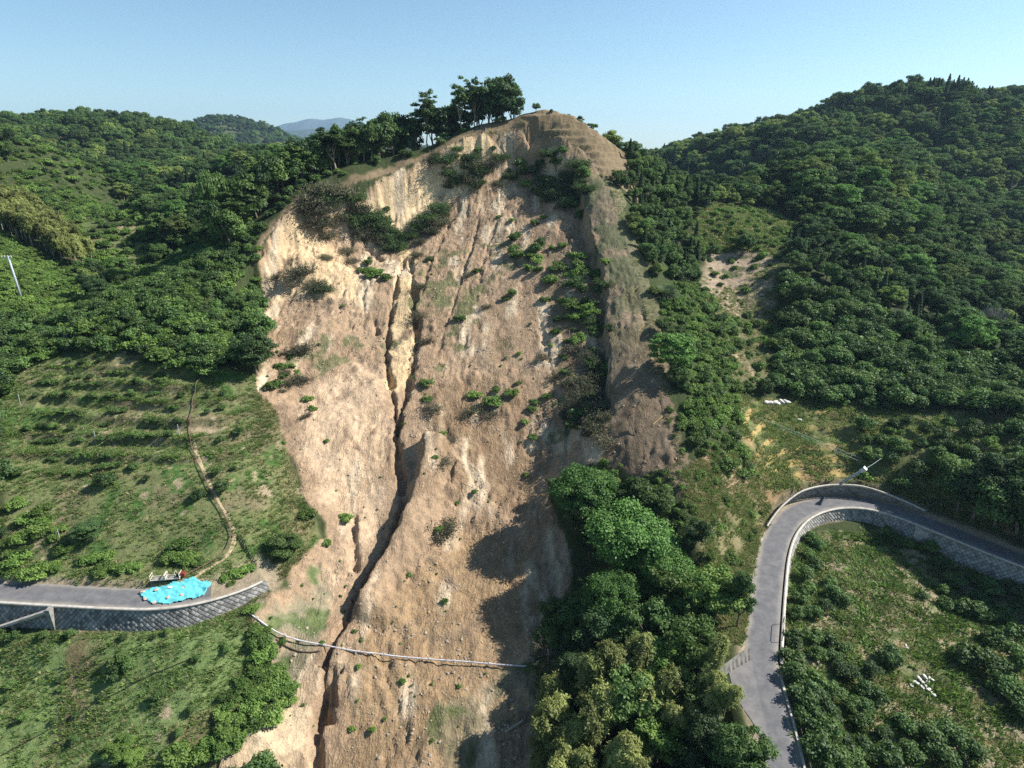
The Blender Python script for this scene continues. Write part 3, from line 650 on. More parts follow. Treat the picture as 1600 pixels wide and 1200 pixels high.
# far blue mountains
def mountain(name, label, Yd, ridge, sx, seed):
    xs = np.linspace(ridge[0][0], ridge[-1][0], 90); zs = np.interp(xs, [r[0] for r in ridge], [r[1] for r in ridge])
    ys = np.linspace(-1, 1, 25); XX, YY = np.meshgrid(xs, ys); ZZ = zs[None] * (1 - np.abs(YY) ** 1.2) ; amp = zs.max() * .08
    ZZ = ZZ + amp * fbm(XX / (sx * .4), YY * 3, 5, seed) * sst(0, 60, ZZ) * (1 - .5 * np.abs(YY)); ZZ = np.where(np.abs(YY) > .98, -60, ZZ)
    ny, nx = XX.shape; idx = np.arange(nx * ny).reshape(ny, nx); q = np.stack([idx[:-1, :-1], idx[:-1, 1:], idx[1:, 1:], idx[1:, :-1]], -1).reshape(-1, 4)
    tag(obj(name, mesh_np(name, np.c_[XX.ravel(), Yd + YY.ravel() * sx, ZZ.ravel()], q, M['mount'], smooth_=True)), label, kind='structure')
def rp(Yd, s):
    out = []
    for a, b in pl(s): p = at(a, b, Yd); out.append((p[0], p[2]))
    return out
mountain('mountain', 'pale blue far mountains on the horizon left of the summit', 7600, rp(7600, "405 236,430 197,445 191,470 186,485 184,505 187,530 183,545 187,575 196,620 205,660 236"), 900, 5)
mountain('mountain', 'pale blue ridge on the horizon seen in the gap right of the summit', 6500, rp(6500, "980 240,1020 244,1045 246,1060 243,1100 240,1150 238"), 700, 6)
mountain('mountain', 'low hazy ridge behind the valley wood on the left', 4200, rp(4200, "260 236,300 192,330 190,360 200,420 205,480 202,540 198,580 203,640 225"), 500, 8)

# ================================================================ leaves, crowns, trunks
def rng(s): return np.random.default_rng(s)
def leaf_mesh(name, pos, nrm, size, tone, m, aspect=.55, extra=None):
    n = len(pos); r = rng(n + int(abs(pos[0, 0]) * 1000))
    nrm = nrm / (np.linalg.norm(nrm, axis=1, keepdims=True) + 1e-9)
    t = r.normal(size=(n, 3)); t -= nrm * (t * nrm).sum(1, keepdims=True); t /= np.linalg.norm(t, axis=1, keepdims=True) + 1e-9
    b = np.cross(nrm, t); s = np.asarray(size).reshape(-1, 1) * np.ones((n, 1))
    co = np.stack([pos - t * s, pos - b * s * aspect, pos + t * s, pos + b * s * aspect], 1).reshape(-1, 3)
    return mesh_np(name, co, np.arange(4 * n).reshape(n, 4), m, tone=np.repeat(tone, 4))
def sphere_dirs(r, n, up=-.35):
    d = r.normal(size=(int(n * 2.2) + 8, 3)); d /= np.linalg.norm(d, axis=1, keepdims=True); d = d[d[:, 2] > up][:n]
    return d
def crown_pts(seed, K, RX, RZh, zc, rc, n_leaf, up=-.45, flat=1.0, hollow=.55, jit=.16):
    """K clumps through an ellipsoid, leaves on and in the upper shell of each clump; returns positions, normals, tone"""
    r = rng(seed); C = []; tries = 0
    while len(C) < K and tries < 4000:
        tries += 1; d = r.normal(size=3); d /= np.linalg.norm(d); rr = hollow + (1 - hollow) * r.random() ** .6
        c = np.array([d[0] * RX * rr, d[1] * RX * rr, zc + d[2] * RZh * rr])
        if all(np.linalg.norm(c - q[0]) > rc * .62 for q in C): C.append((c, rc * (.65 + .6 * r.random()), r.random()))
    ps, ns, ts = [], [], []
    per = max(10, n_leaf // max(1, len(C)))
    for c, rad_, tn in C:
        k = int(per * (rad_ / rc) ** 2); d = sphere_dirs(r, k, up); k = len(d)
        q = rad_ * (1 - np.abs(r.normal(size=(k, 1))) * jit * 1.6 + r.normal(size=(k, 1)) * jit * .6); p = c + d * q * np.array([1, 1, .72 * flat])
        ps.append(p); ns.append(d * .75 + r.normal(size=(k, 3)) * .55 + np.array([0, 0, .6])); ts.append(np.clip(.65 * tn + .35 * r.random(k), 0, 1))
    return np.vstack(ps), np.vstack(ns), np.concatenate(ts), C
def trunk_mesh(name, seed, H, r0, C, m, forks=5, lean=.4, split=.35, n=6):
    r = random.Random(seed); b = MB(); P = []; x = y = 0
    for k in range(6): P.append((x, y, -0.5 + (H * .8 + .5) * k / 5)); x += r.uniform(-lean, lean) * .4; y += r.uniform(-lean, lean) * .4
    b.tube(P, [r0 * (1 - .13 * k) for k in range(6)], n)
    cs = sorted(C, key=lambda c: -c[1]) if C else []; r.shuffle(cs)
    for c in cs[:forks]:
        k0 = min(4, max(1, int(split * 5 + r.random() * 2))); s = Vector(P[k0]); e = Vector(c[0]); mid_ = (s + e) / 2 + Vector((r.uniform(-.3, .3), r.uniform(-.3, .3), .2))
        b.tube([s, mid_, e], [r0 * .5, r0 * .33, r0 * .14], 5)
    return b.mesh(name, m, True)
TREE = {}; 
def proto(kind, i, crown, trunk, h): TREE.setdefault(kind, []).append((crown, trunk, h))
for i in range(6):      # broad crowned forest trees, about 5.5 m across
    p, n_, t, C = crown_pts(100 + i, 15 + i, 2.3, 1.7, 3.6, 1.05, 3400, jit=.2)
    proto('broad', i, leaf_mesh('crown', p, n_, .17 + .10 * rng(i).random(len(p)), t, M['leaf']), trunk_mesh('trunk', i, 4.5, .17, C, M['bark']), 5.2)
for i in range(3):
    p, n_, t, C = crown_pts(120 + i, 17, 2.2, 1.9, 3.6, .95, 3200, jit=.2)
    proto('dark', i, leaf_mesh('crown', p, n_, .16 + .10 * rng(i).random(len(p)), t, M['dark']), trunk_mesh('trunk', i + 9, 4.6, .17, C, M['bark']), 5.4)
for i in range(2):
    p, n_, t, C = crown_pts(140 + i, 15, 2.2, 1.6, 3.5, 1.0, 3000, jit=.22)
    proto('lime', i, leaf_mesh('crown', p, n_, .17 + .10 * rng(i).random(len(p)), t, M['lime']), trunk_mesh('trunk', i + 19, 4.4, .16, C, M['bark']), 5.0)
for i in range(3):      # low spreading citrus trees
    p, n_, t, C = crown_pts(160 + i, 13, .95, .5, .95, .5, 1500, up=-.5, hollow=.4, jit=.24)
    proto('citrus', i, leaf_mesh('crown', p, n_, .10 + .05 * rng(i).random(len(p)), t, M['citrus']), trunk_mesh('trunk', i + 29, 1.1, .07, C, M['bark'], 4), 1.6)
for i in range(3):      # green shrubs and creeper mounds
    p, n_, t, C = crown_pts(180 + i, 10, .8, .35, .35, .42, 900, up=-.2, hollow=.3, jit=.28)
    proto('shrub', i, leaf_mesh('crown', p, n_, .09 + .06 * rng(i).random(len(p)), t, M['vine']), trunk_mesh('trunk', i + 39, .5, .03, C, M['bark'], 5, .1, .1, 4), .8)
for i in range(3):
    p, n_, t, C = crown_pts(200 + i, 14, 1.5, .45, .45, .6, 1900, up=-.1, hollow=.25, jit=.25)
    proto('mound', i, leaf_mesh('crown', p, n_, .12 + .07 * rng(i).random(len(p)), t, M['vine']), trunk_mesh('trunk', i + 49, .6, .04, C, M['bark'], 5, .1, .1, 4), 1.0)
for i in range(2):      # cedars: narrow cone of drooping sprays
    r = rng(220 + i); n0 = 2600; h = r.random(n0) ** .8; ang = r.random(n0) * 6.283; R_ = 1.5 * (1 - h) ** .8 * (.55 + .45 * np.abs(np.sin(h * 26 + ang * .5))) * (.75 + .25 * r.random(n0)) + .05
    p = np.c_[R_ * np.cos(ang), R_ * np.sin(ang), .9 + h * 6.4 - .25 * R_]; n_ = np.c_[np.cos(ang) * .6, np.sin(ang) * .6, np.ones(n0)] + r.normal(size=(n0, 3)) * .4
    t = np.clip(.5 + .35 * np.sin(ang * 3 + h * 9) + .2 * r.normal(size=n0), 0, 1)
    proto('cedar', i, leaf_mesh('crown', p, n_, .20, t, M['cedar'], .4), trunk_mesh('trunk', 59 + i, 6.5, .13, [], M['bark'], 0, .05), 7.2)
def bamboo_proto(i, H=9.0):
    r = rng(240 + i); b = MB(); bd = r.random() * 6.28; bx, by = math.cos(bd), math.sin(bd); bend = 1.1 + .8 * r.random()
    def ax(h): return np.array([bx * bend * h ** 3, by * bend * h ** 3, -.3 + H * (h - .13 * h ** 5)])
    b.tube([tuple(ax(q)) for q in np.linspace(0, 1, 10)], [.085 * (1 - .85 * q) for q in np.linspace(0, 1, 10)], 5)
    ps, ns, ts = [], [], []
    for k in range(30):
        h = .42 + .58 * (k + .5) / 30; base = ax(h); tn = r.random()
        for j in range(3 if h < .9 else 2):
            a = r.random() * 6.28; L = (1.9 * math.sin(min(1, (h - .36) / .34) * 1.57) * (1.25 - h * .75)) * (.6 + .5 * r.random()); n1 = 46
            s_ = r.random(n1) ** .7; p = base + np.c_[np.cos(a) * L * s_, np.sin(a) * L * s_, L * (.55 * s_ - .85 * s_ ** 2)] + r.normal(size=(n1, 3)) * (.05 + .13 * s_)[:, None]
            ps.append(p); ns.append(np.c_[np.full(n1, math.cos(a) * .5), np.full(n1, math.sin(a) * .5), np.full(n1, .8)] + r.normal(size=(n1, 3)) * .45); ts.append(np.clip(.6 * tn + .4 * r.random(n1) + .15 * (h - .5), 0, 1))
    p, n_, t = np.vstack(ps), np.vstack(ns), np.concatenate(ts)
    proto('bamboo', i, leaf_mesh('leaves', p, n_, .17 + .09 * r.random(len(p)), t, M['bamboo'], .26), b.mesh('culm', M['culm'], True), H)
for i in range(3): bamboo_proto(i)
for i in range(2):      # tall slender trees of the ridge: bare stems, high airy crown
    p, n_, t, C = crown_pts(260 + i, 46, 2.5, 3.8, 7.9, .62, 6500, hollow=.2, jit=.4)
    proto('slender', i, leaf_mesh('crown', p, n_, .15 + .09 * rng(i).random(len(p)), t, M['leaf']), trunk_mesh('trunk', 69 + i, 9.0, .17, C, M['pale_bark'], 8, .7, .4), 12.0)
for i in range(2):      # big spreading tree beside the slide
    p, n_, t, C = crown_pts(280 + i, 80, 5.0, 2.9, 7.0, 1.5, 40000, up=-.35, hollow=.5, jit=.34, flat=.8)
    proto('giant', i, leaf_mesh('crown', p, n_, .15 + .09 * rng(i).random(len(p)), t, M['big']), trunk_mesh('trunk', 79 + i, 8.0, .42, C, M['bark'], 16, .8, .25, 8), 10.5)
for i in range(4):      # large old trees of the woods
    p, n_, t, C = crown_pts(270 + i, 48, 3.7, 2.6, 4.6, 1.0, 9000, up=-.3, hollow=.45, jit=.28, flat=.7)
    proto('oak', i, leaf_mesh('crown', p, n_, .17 + .10 * rng(i).random(len(p)), t, M[('leaf', 'dark', 'big', 'lime')[i]]), trunk_mesh('trunk', 99 + i, 5.6, .26, C, M['bark'], 8), 7.4)
for i in range(3):      # near trees of the valley, finer leaves
    p, n_, t, C = crown_pts(300 + i, 42, 2.4, 2.0, 3.9, .72, 10000, up=-.35, hollow=.35, jit=.30, flat=.75)
    proto('near', i, leaf_mesh('crown', p, n_, .11 + .07 * rng(i).random(len(p)), t, M[('leaf', 'dark', 'vine')[i]]), trunk_mesh('trunk', 89 + i, 5.0, .2, C, M['bark'], 9), 6.2)
# withered uprooted brush: a fan of bare twigs with few leaves
def brush_proto(i, leafm, nl):
    rr = random.Random(400 + i); r = rng(400 + i); b = MB(); tips = []
    for k in range(70):
        a = rr.uniform(-3.14, 3.14); e = rr.uniform(.05, 1.0); L = rr.uniform(.9, 2.0); d = Vector((math.cos(a) * math.cos(e), math.sin(a) * math.cos(e), math.sin(e) * .7))
        s = Vector((rr.uniform(-.4, .4), rr.uniform(-.4, .4), .05)); md = s + d * L * .5 + Vector((rr.uniform(-.15, .15), rr.uniform(-.15, .15), .08)); e_ = s + d * L
        b.tube([s, md, e_], [.035, .022, .010], 3, False); tips += [md, e_]
        for q in range(3):
            f = md + (e_ - md) * rr.random(); g = f + Vector((rr.uniform(-.4, .4), rr.uniform(-.4, .4), rr.uniform(-.1, .35))); b.tube([f, g], [.014, .007], 3, False); tips.append(g)
    T = np.array([tuple(q) for q in tips]); k = r.integers(0, len(T), nl); p = T[k] + r.normal(size=(nl, 3)) * .16
    proto('brush', i, leaf_mesh('leaves', p, r.normal(size=(nl, 3)) + np.array([0, 0, .6]), .07 + .05 * r.random(nl), r.random(nl), leafm), b.mesh('branches', M['twig']), 1.2)
brush_proto(0, M['brush'], 1500); brush_proto(1, M['dark'], 2600); brush_proto(2, M['brush'], 700)
# tufts for the ground cover
def tuft(i, n0, hgt, m, wid=.035, fan=1.3, spread=.22):
    r = rng(500 + i); a = r.random(n0) * 6.283; s = r.random((n0, 1)) ** .5 * spread; base = np.c_[np.cos(a), np.sin(a)] * s
    lean = r.random(n0) * fan; h = hgt * (.5 + .5 * r.random(n0)); tip = base + np.c_[np.cos(a), np.sin(a)] * (lean * h)[:, None]
    ww = np.c_[-np.sin(a + r.normal(size=n0)), np.cos(a)] * wid
    co = np.zeros((n0, 3, 3)); co[:, 0, :2] = base - ww; co[:, 1, :2] = base + ww; co[:, 2, :2] = tip; co[:, 2, 2] = h; co[:, :2, 2] = -.03
    return mesh_np('tuft', co.reshape(-1, 3), np.arange(3 * n0).reshape(n0, 3), m, tone=np.repeat(r.random(n0), 3))
TUFT = [tuft(0, 22, .17, M['grass'], .035), tuft(1, 20, .24, M['grass'], .035), tuft(2, 22, .22, M['straw'], .028), tuft(3, 16, .13, M['vine'], .06, 2.0)]
ROCK = []
for i in range(4):
    r = rng(600 + i); u_, v_ = np.meshgrid(np.linspace(0, 2 * np.pi, 7)[:-1], np.linspace(.15, np.pi - .15, 5)); d = np.stack([np.cos(u_) * np.sin(v_), np.sin(u_) * np.sin(v_), np.cos(v_)], -1)
    d = d * (.75 + .5 * r.random(d.shape[:2] + (1,))) * np.array([1, .8, .65]); co = d.reshape(-1, 3) * .5; f = [(a * 6 + b, a * 6 + (b + 1) % 6, (a + 1) * 6 + (b + 1) % 6, (a + 1) * 6 + b) for a in range(4) for b in range(6)]
    me = D.meshes.new('stone'); me.from_pydata(co.tolist(), [], f + [tuple(range(6)), tuple(range(24, 30))[::-1]]); me.materials.append(M['rock']); me.update(); ROCK.append(me)

# ================================================================ masses nobody could count: geometry node instances
def stuff(name, label, meshes, P, sc, rz, idx, squash=None, extra=None):
    col = D.collections.new(name + '_sources')
    for k, me in enumerate(meshes):
        col.objects.link(D.objects.new('%03d' % k, me))
    m = D.meshes.new(name); m.vertices.add(len(P)); m.vertices.foreach_set('co', np.asarray(P, np.float32).ravel()); m.update()
    for nm, ty, arr in (('rz', 'FLOAT', rz), ('sc', 'FLOAT', sc), ('idx', 'INT', idx)):
        a = m.attributes.new(nm, ty, 'POINT'); a.data.foreach_set('value', np.asarray(arr, np.float32 if ty == 'FLOAT' else np.int32))
    o = obj(name, m); ng = D.node_groups.new(name + '_scatter', 'GeometryNodeTree')
    ng.interface.new_socket('Geometry', in_out='INPUT', socket_type='NodeSocketGeometry'); ng.interface.new_socket('Geometry', in_out='OUTPUT', socket_type='NodeSocketGeometry')
    gi, go = ng.nodes.new('NodeGroupInput'), ng.nodes.new('NodeGroupOutput'); ip = ng.nodes.new('GeometryNodeInstanceOnPoints')
    ci = ng.nodes.new('GeometryNodeCollectionInfo'); ci.inputs['Collection'].default_value = col; ci.inputs['Separate Children'].default_value = True; ci.inputs['Reset Children'].default_value = True
    ng.links.new(gi.outputs[0], ip.inputs['Points']); ng.links.new(ci.outputs[0], ip.inputs['Instance']); ip.inputs['Pick Instance'].default_value = True
    def na(nm, ty):
        q = ng.nodes.new('GeometryNodeInputNamedAttribute'); q.data_type = ty; q.inputs['Name'].default_value = nm; return q.outputs[0]
    ng.links.new(na('idx', 'INT'), ip.inputs['Instance Index'])
    cx_ = ng.nodes.new('ShaderNodeCombineXYZ'); ng.links.new(na('rz', 'FLOAT'), cx_.inputs[2]); ng.links.new(cx_.outputs[0], ip.inputs['Rotation'])
    ng.links.new(na('sc', 'FLOAT'), ip.inputs['Scale']); ng.links.new(ip.outputs[0], go.inputs[0])
    md = o.modifiers.new('scatter', 'NODES'); md.node_group = ng
    return tag(o, label, kind='stuff')
def join_mesh(a, b):
    """crown + trunk as one mesh for the uncountable mass"""
    V, L_, LS, MI, T = [], [], [], [], []; off = 0; lo = 0
    for k, m in enumerate((a, b)):
        n = len(m.vertices); v = np.empty(n * 3, np.float32); m.vertices.foreach_get('co', v); V.append(v)
        l = np.empty(len(m.loops), np.int32); m.loops.foreach_get('vertex_index', l); L_.append(l + off)
        s = np.empty(len(m.polygons), np.int32); m.polygons.foreach_get('loop_start', s); LS.append(s + lo); MI.append(np.full(len(s), k, np.int32))
        t = np.ones((n, 4), np.float32)
        if 'tone' in m.color_attributes: q = np.empty(n * 4, np.float32); m.color_attributes['tone'].data.foreach_get('color', q); t = q.reshape(-1, 4)
        T.append(t); off += n; lo += len(l)
    m = D.meshes.new('tree'); V = np.concatenate(V); L_ = np.concatenate(L_); LS = np.concatenate(LS)
    m.vertices.add(len(V) // 3); m.vertices.foreach_set('co', V); m.loops.add(len(L_)); m.loops.foreach_set('vertex_index', L_)
    m.polygons.add(len(LS)); m.polygons.foreach_set('loop_start', LS); m.polygons.foreach_set('material_index', np.concatenate(MI)); m.update(calc_edges=True)
    m.materials.append(a.materials[0]); m.materials.append(b.materials[0])
    c = m.color_attributes.new('tone', 'FLOAT_COLOR', 'POINT'); c.data.foreach_set('color', np.vstack(T).ravel()); return m
KINDS_ = ['broad', 'dark', 'lime', 'cedar', 'bamboo', 'citrus', 'shrub', 'mound', 'oak', 'slender', 'near', 'brush', 'giant']
JOIN = {k: [join_mesh(c, t) for c, t, h in TREE[k]] for k in KINDS_[:9]}
r0 = rng(7)
def seen(x, y, z, n=70):
    """is the point in the frame and in sight of the camera"""
    px, py, dep = project(x, y, z); ok = (dep > 1) & (px > -40) & (px < 1640) & (py > -60) & (py < 1260)
    f = np.linspace(.25, .985, n)[:, None]; g = zbil(Z1, x[None] * f, y[None] * f); zz = CAMZ + (z - CAMZ)[None] * f
    return ok & np.all(zz > g - .3, axis=0)
CROWN_NAME = dict(oak='broadleaf_tree', bamboo='leaves', brush='leaves', shrub='foliage', mound='foliage'); TRUNK_NAME = dict(oak='broadleaf_tree', bamboo='culm', brush='branches', shrub='stem', mound='stem')
def plant(kind, i, name, label, cat, x, y, sc, group=None, z=None, rz=None, tilt=(0, 0)):
    c, t, h = TREE[kind][i % len(TREE[kind])]
    o = empty(name, (x, y, zat(x, y) if z is None else z), r0.random() * 6.28 if rz is None else rz, sc)
    o.rotation_euler = (tilt[0], tilt[1], o.rotation_euler[2]); tag(o, label, cat, group)
    obj(CROWN_NAME.get(kind, 'crown'), c, o); obj(TRUNK_NAME.get(kind, 'trunk'), t, o); return o
def castH(px, py, h, y0=30):
    return cast(px, py, Z1 + h, y0)

# ---------------------------------------------------------------- where which cover grows (plan outlines, first match wins)
Zp = {}
zones = [   # name, outline pixels, spacing, kinds with weights, scale range
    ('pole', "-80 350,0 375,60 408,130 440,150 480,60 505,0 500,-80 500", 1.35, 'mound:3 shrub:3', (.7, 1.2)),
    ('spur', "20 255,90 238,200 332,250 400,200 430,140 430,60 350,0 290", 3.2, 'shrub:6 mound:3 citrus:3 broad:.4', (.9, 1.7)),
    ('left', "-80 500,60 505,150 480,200 430,300 390,388 345,402 395,400 440,414 510,402 552,330 592,296 575,200 548,85 558,40 580,0 622,-80 640", 1.75, 'citrus:6 mound:2 shrub:1 broad:1.0 dark:.5', (.95, 1.6)),
    ('stripR', "972 236,1015 240,1060 262,1110 300,1120 330,1085 345,1095 400,1085 445,1055 445,1032 440,1012 395,992 340,980 290", 2.5, 'dark:3 broad:3 cedar:1.3 citrus:3', (.5, .85)),
    ('vineR', "1024 450,1090 440,1120 480,1155 530,1150 620,1150 690,1185 745,1175 770,1130 742,1080 700,1076 640,1056 570,1036 500", 1.45, 'mound:5 shrub:3 citrus:3', (.6, 1.2)),
    ('gorge', "1090 395,1240 395,1215 520,1210 600,1160 612,1120 560,1095 480", 3.0, 'shrub:5 mound:1', (.3, 1.5)),
    ('grassytop', "1080 340,1130 318,1200 325,1245 350,1220 400,1150 385,1090 400", 2.2, 'shrub:6 mound:3 lime:.3', (.6, 1.2)),
    ('spurR', "1225 440,1260 450,1400 500,1600 585,1700 620,1700 655,1500 645,1400 640,1270 628,1205 605,1215 520", 1.9, 'mound:2 citrus:6 broad:1.6 lime:.3 dark:.6', (.9, 2.1)),
    ('shade', "1340 660,1400 650,1600 655,1700 670,1700 860,1600 845,1480 800,1420 775,1340 752,1330 700", 2.9, 'citrus:6 shrub:3', (.9, 1.5)),
    ('bankR', "1066 750,1150 700,1190 760,1200 805,1190 870,1182 930,1150 905,1100 890,1085 820", 1.9, 'shrub:5 mound:1', (.45, .9)),
    ('clumptop', "830 640,1075 650,1085 780,1060 860,1000 760,840 740", 1.7, 'shrub:5 mound:1 citrus:1', (.4, 1.0)), ('toe', "350 878,440 852,500 880,520 1000,470 1060,390 1060,385 960,340 960", 0, '', (1, 1)), ('ofield', None, 0, '', (1, 1)), ('lfield', None, 0, '', (1, 1)), ('strip', None, 0, '', (1, 1)), ('bank', None, 0, '', (1, 1)), ('tfield', None, 0, '', (1, 1)), ('ifield', None, 0, '', (1, 1))]
occ = {}
Rv = 420
def jitter_pts(x0, x1, y0, y1, s):
    gx, gy = np.meshgrid(np.arange(x0, x1, s), np.arange(y0, y1, s * .9)); gx = gx + (np.arange(gx.shape[0]) % 2)[:, None] * s / 2
    return (gx + (r0.random(gx.shape) - .5) * s * 1.05).ravel(), (gy + (r0.random(gy.shape) - .5) * s * 1.05).ravel()
zpoly = [(n, (PG[n] if s is None else W(pl(s), Z1)), sp, k, sc) for n, s, sp, k, sc in zones]
def blocked(x, y, m=0.0):
    b = inpoly(x, y, slide_poly)
    for P, hw in ((roadL, HW), (roadR, HW), (spurL, HW + 1.0)): b |= pdist(x, y, P)[0] < hw + 1.1 + m
    b |= inpoly(x, y, jn); return b
REC = []        # kind, variant, x, y, scale, zone
def fill(name, poly, sp, kinds, sc, others):
    lo, hi = poly.min(0), poly.max(0); x, y = jitter_pts(lo[0], hi[0], lo[1], hi[1], sp); m = inpoly(x, y, poly) & ~blocked(x, y)
    for q in others: m &= ~inpoly(x, y, q)
    x, y = x[m], y[m]; ks = [q.split(':') for q in kinds.split()]; wts = np.array([float(q[1]) for q in ks]); nz = fbm(x / 7, y / 7, 3, 5) * .5 + .5
    pick = np.clip((r0.random(len(x)) * .6 + nz * .4), 0, .999); cum = np.cumsum(wts) / wts.sum(); ki = np.searchsorted(cum, pick)
    for a, b, k in zip(x, y, ki):
        kd = ks[min(k, len(ks) - 1)][0]; s_ = sc[0] + (sc[1] - sc[0]) * r0.random() ** 1.3
        if kd in ('broad', 'dark', 'lime') and name not in ('stripR',): s_ = .55 + .3 * r0.random()
        REC.append((kd, int(r0.integers(0, 99)), a, b, s_, name))
done = []
for n, P, sp, k, sc in zpoly:
    if sp: fill(n, P, sp, k, sc, done)
    done.append(P)
# old spreading trees, in clusters, then smaller broadleaves between them
ox, oy = jitter_pts(-330, 330, 60, 330, 6.6); px, py, dep = project(ox, oy, zbil(Z1, ox, oy)); m = (px > -700) & (px < 2200) & ~blocked(ox, oy, 5.0)
rimd = pdist(ox, oy, sc_t)[0]; m &= (rimd > 13) & ~((ox > -9) & (ox < 34) & (oy > 150) & (oy < 184))
for Pz in done: m &= ~inpoly(ox, oy, Pz)
spt = W(pl("1215 300,1240 235,1300 215,1400 230,1470 300,1520 400,1500 440,1400 400,1300 380"), Z1); inspt = inpoly(ox, oy, spt)
m &= (fbm(ox / 22, oy / 22, 3, 25) > -.05) | inspt; OAK = []
for q0_, q1_, sp_in in zip(ox[m], oy[m], inspt[m]): OAK.append((q0_, q1_)); REC.append(('oak', (0, 1, 2, 0, 1, 2, 0, 1, 2, 3, 0)[int(r0.integers(0, 11))], q0_, q1_, (.62 + .5 * r0.random()) * (1.35 if sp_in else 1.0), 'wood'))
OAK = np.array(OAK)
# broadleaf wood on everything else, coarser with distance
for (y0, y1, sp, s0) in ((25, 190, 3.1, .72), (190, 300, 3.8, .92), (300, 430, 5.2, 1.25)):
    x, y = jitter_pts(-330, 330, y0, y1, sp); px, py, dep = project(x, y, zbil(Z1, x, y)); m = (px > -800) & (px < 2300) & (py < 1900) & ~blocked(x, y, 2.5) & ~((x > 2.5) & (x < 14) & (y > 160) & (y < 182)) & ~((x > 13) & (x < 31) & (y > 150) & (y < 176))
    for q in done: m &= ~inpoly(x, y, q)
    m &= ~((pdist(x, y, sc_t)[0] < 9) & (y > 125) & (y < 176))
    x, y = x[m], y[m]; dm = np.array([((OAK - (a, b)) ** 2).sum(1).min() for a, b in zip(x, y)]); x, y = x[dm > 5], y[dm > 5]; nz = fbm(x / 28, y / 28, 3, 15); n2 = fbm(x / 9 + 4, y / 9, 3, 16)
    for a, b, u1, u2 in zip(x, y, nz, n2):
        q = r0.random(); kd = 'broad'
        if u1 + .5 * u2 > .22: kd = 'dark'
        if u1 - .4 * u2 < -.30: kd = 'lime'
        if q < .07: kd = 'lime'
        if q > .93 or (u2 > .30 and a > 60 and q > .5): kd = 'cedar'
        REC.append((kd, int(r0.integers(0, 99)), a, b, s0 * (.62 + .72 * r0.random() ** 1.6) * (.85 if kd == 'cedar' else 1), 'wood'))
x, y = jitter_pts(-900, 500, 430, 760, 9); px, py, dep = project(x, y, zbil(Z1, x, y)); m = (px > -200) & (px < 1800)
for a, b in zip(x[m], y[m]): REC.append(('broad' if r0.random() < .7 else 'dark', int(r0.integers(0, 99)), a, b, 1.3 + .8 * r0.random(), 'far'))
x, y = jitter_pts(-950, 60, 950, 1800, 17); px, py, dep = project(x, y, zbil(Z1, x, y)); m = (px > -100) & (px < 900) & (zbil(Z1, x, y) > 40)
for a, b in zip(x[m], y[m]): REC.append(('dark' if r0.random() < .6 else 'broad', int(r0.integers(0, 99)), a, b, 2.2 + 1.2 * r0.random(), 'far'))

# --------------------------------------------------------------- bamboo grove on the far left, and a second one behind the left wood
bam = W(pl("-60 330,0 362,60 392,132 432,150 418,100 372,40 330,-60 290"), Z1); lo, hi = bam.min(0), bam.max(0); x, y = jitter_pts(lo[0], hi[0], lo[1], hi[1], 1.9); m = inpoly(x, y, bam)
BAMB = [(a, b, 'left') for a, b in zip(x[m], y[m])]
rx_, ry_ = np.array([q[2] for q in REC]), np.array([q[3] for q in REC]); nearb = inpoly(rx_, ry_, bam) | ((pdist(rx_, ry_, dense(bam, 3, True))[0] < 8) & (ry_ < 160)); tall_ = np.array([q[0] in ('oak', 'broad', 'dark', 'lime', 'cedar') for q in REC])
REC = [q for q, k_, t_ in zip(REC, nearb, tall_) if not (k_ and t_)]
x, y = jitter_pts(bam[:, 0].min() - 8, bam[:, 0].max() + 8, bam[:, 1].min() - 9, bam[:, 1].max() + 8, 1.9); mm_ = (pdist(x, y, dense(bam, 3, True))[0] < 8) & ~inpoly(x, y, bam) & (y < 160) & ~inpoly(x, y, zpoly[0][1])
for q0_, q1_ in zip(x[mm_], y[mm_]): REC.append(('mound' if r0.random() < .7 else 'shrub', int(r0.integers(0, 99)), q0_, q1_, .6 + .5 * r0.random(), 'pole'))
for cx0, cy0, n0, sp0 in ((385, 262, 26, 9),):
    q = cast(cx0, cy0, Z1, 170)
    for k in range(n0): BAMB.append((q[0] + r0.normal() * sp0, q[1] + r0.normal() * sp0, 'far'))

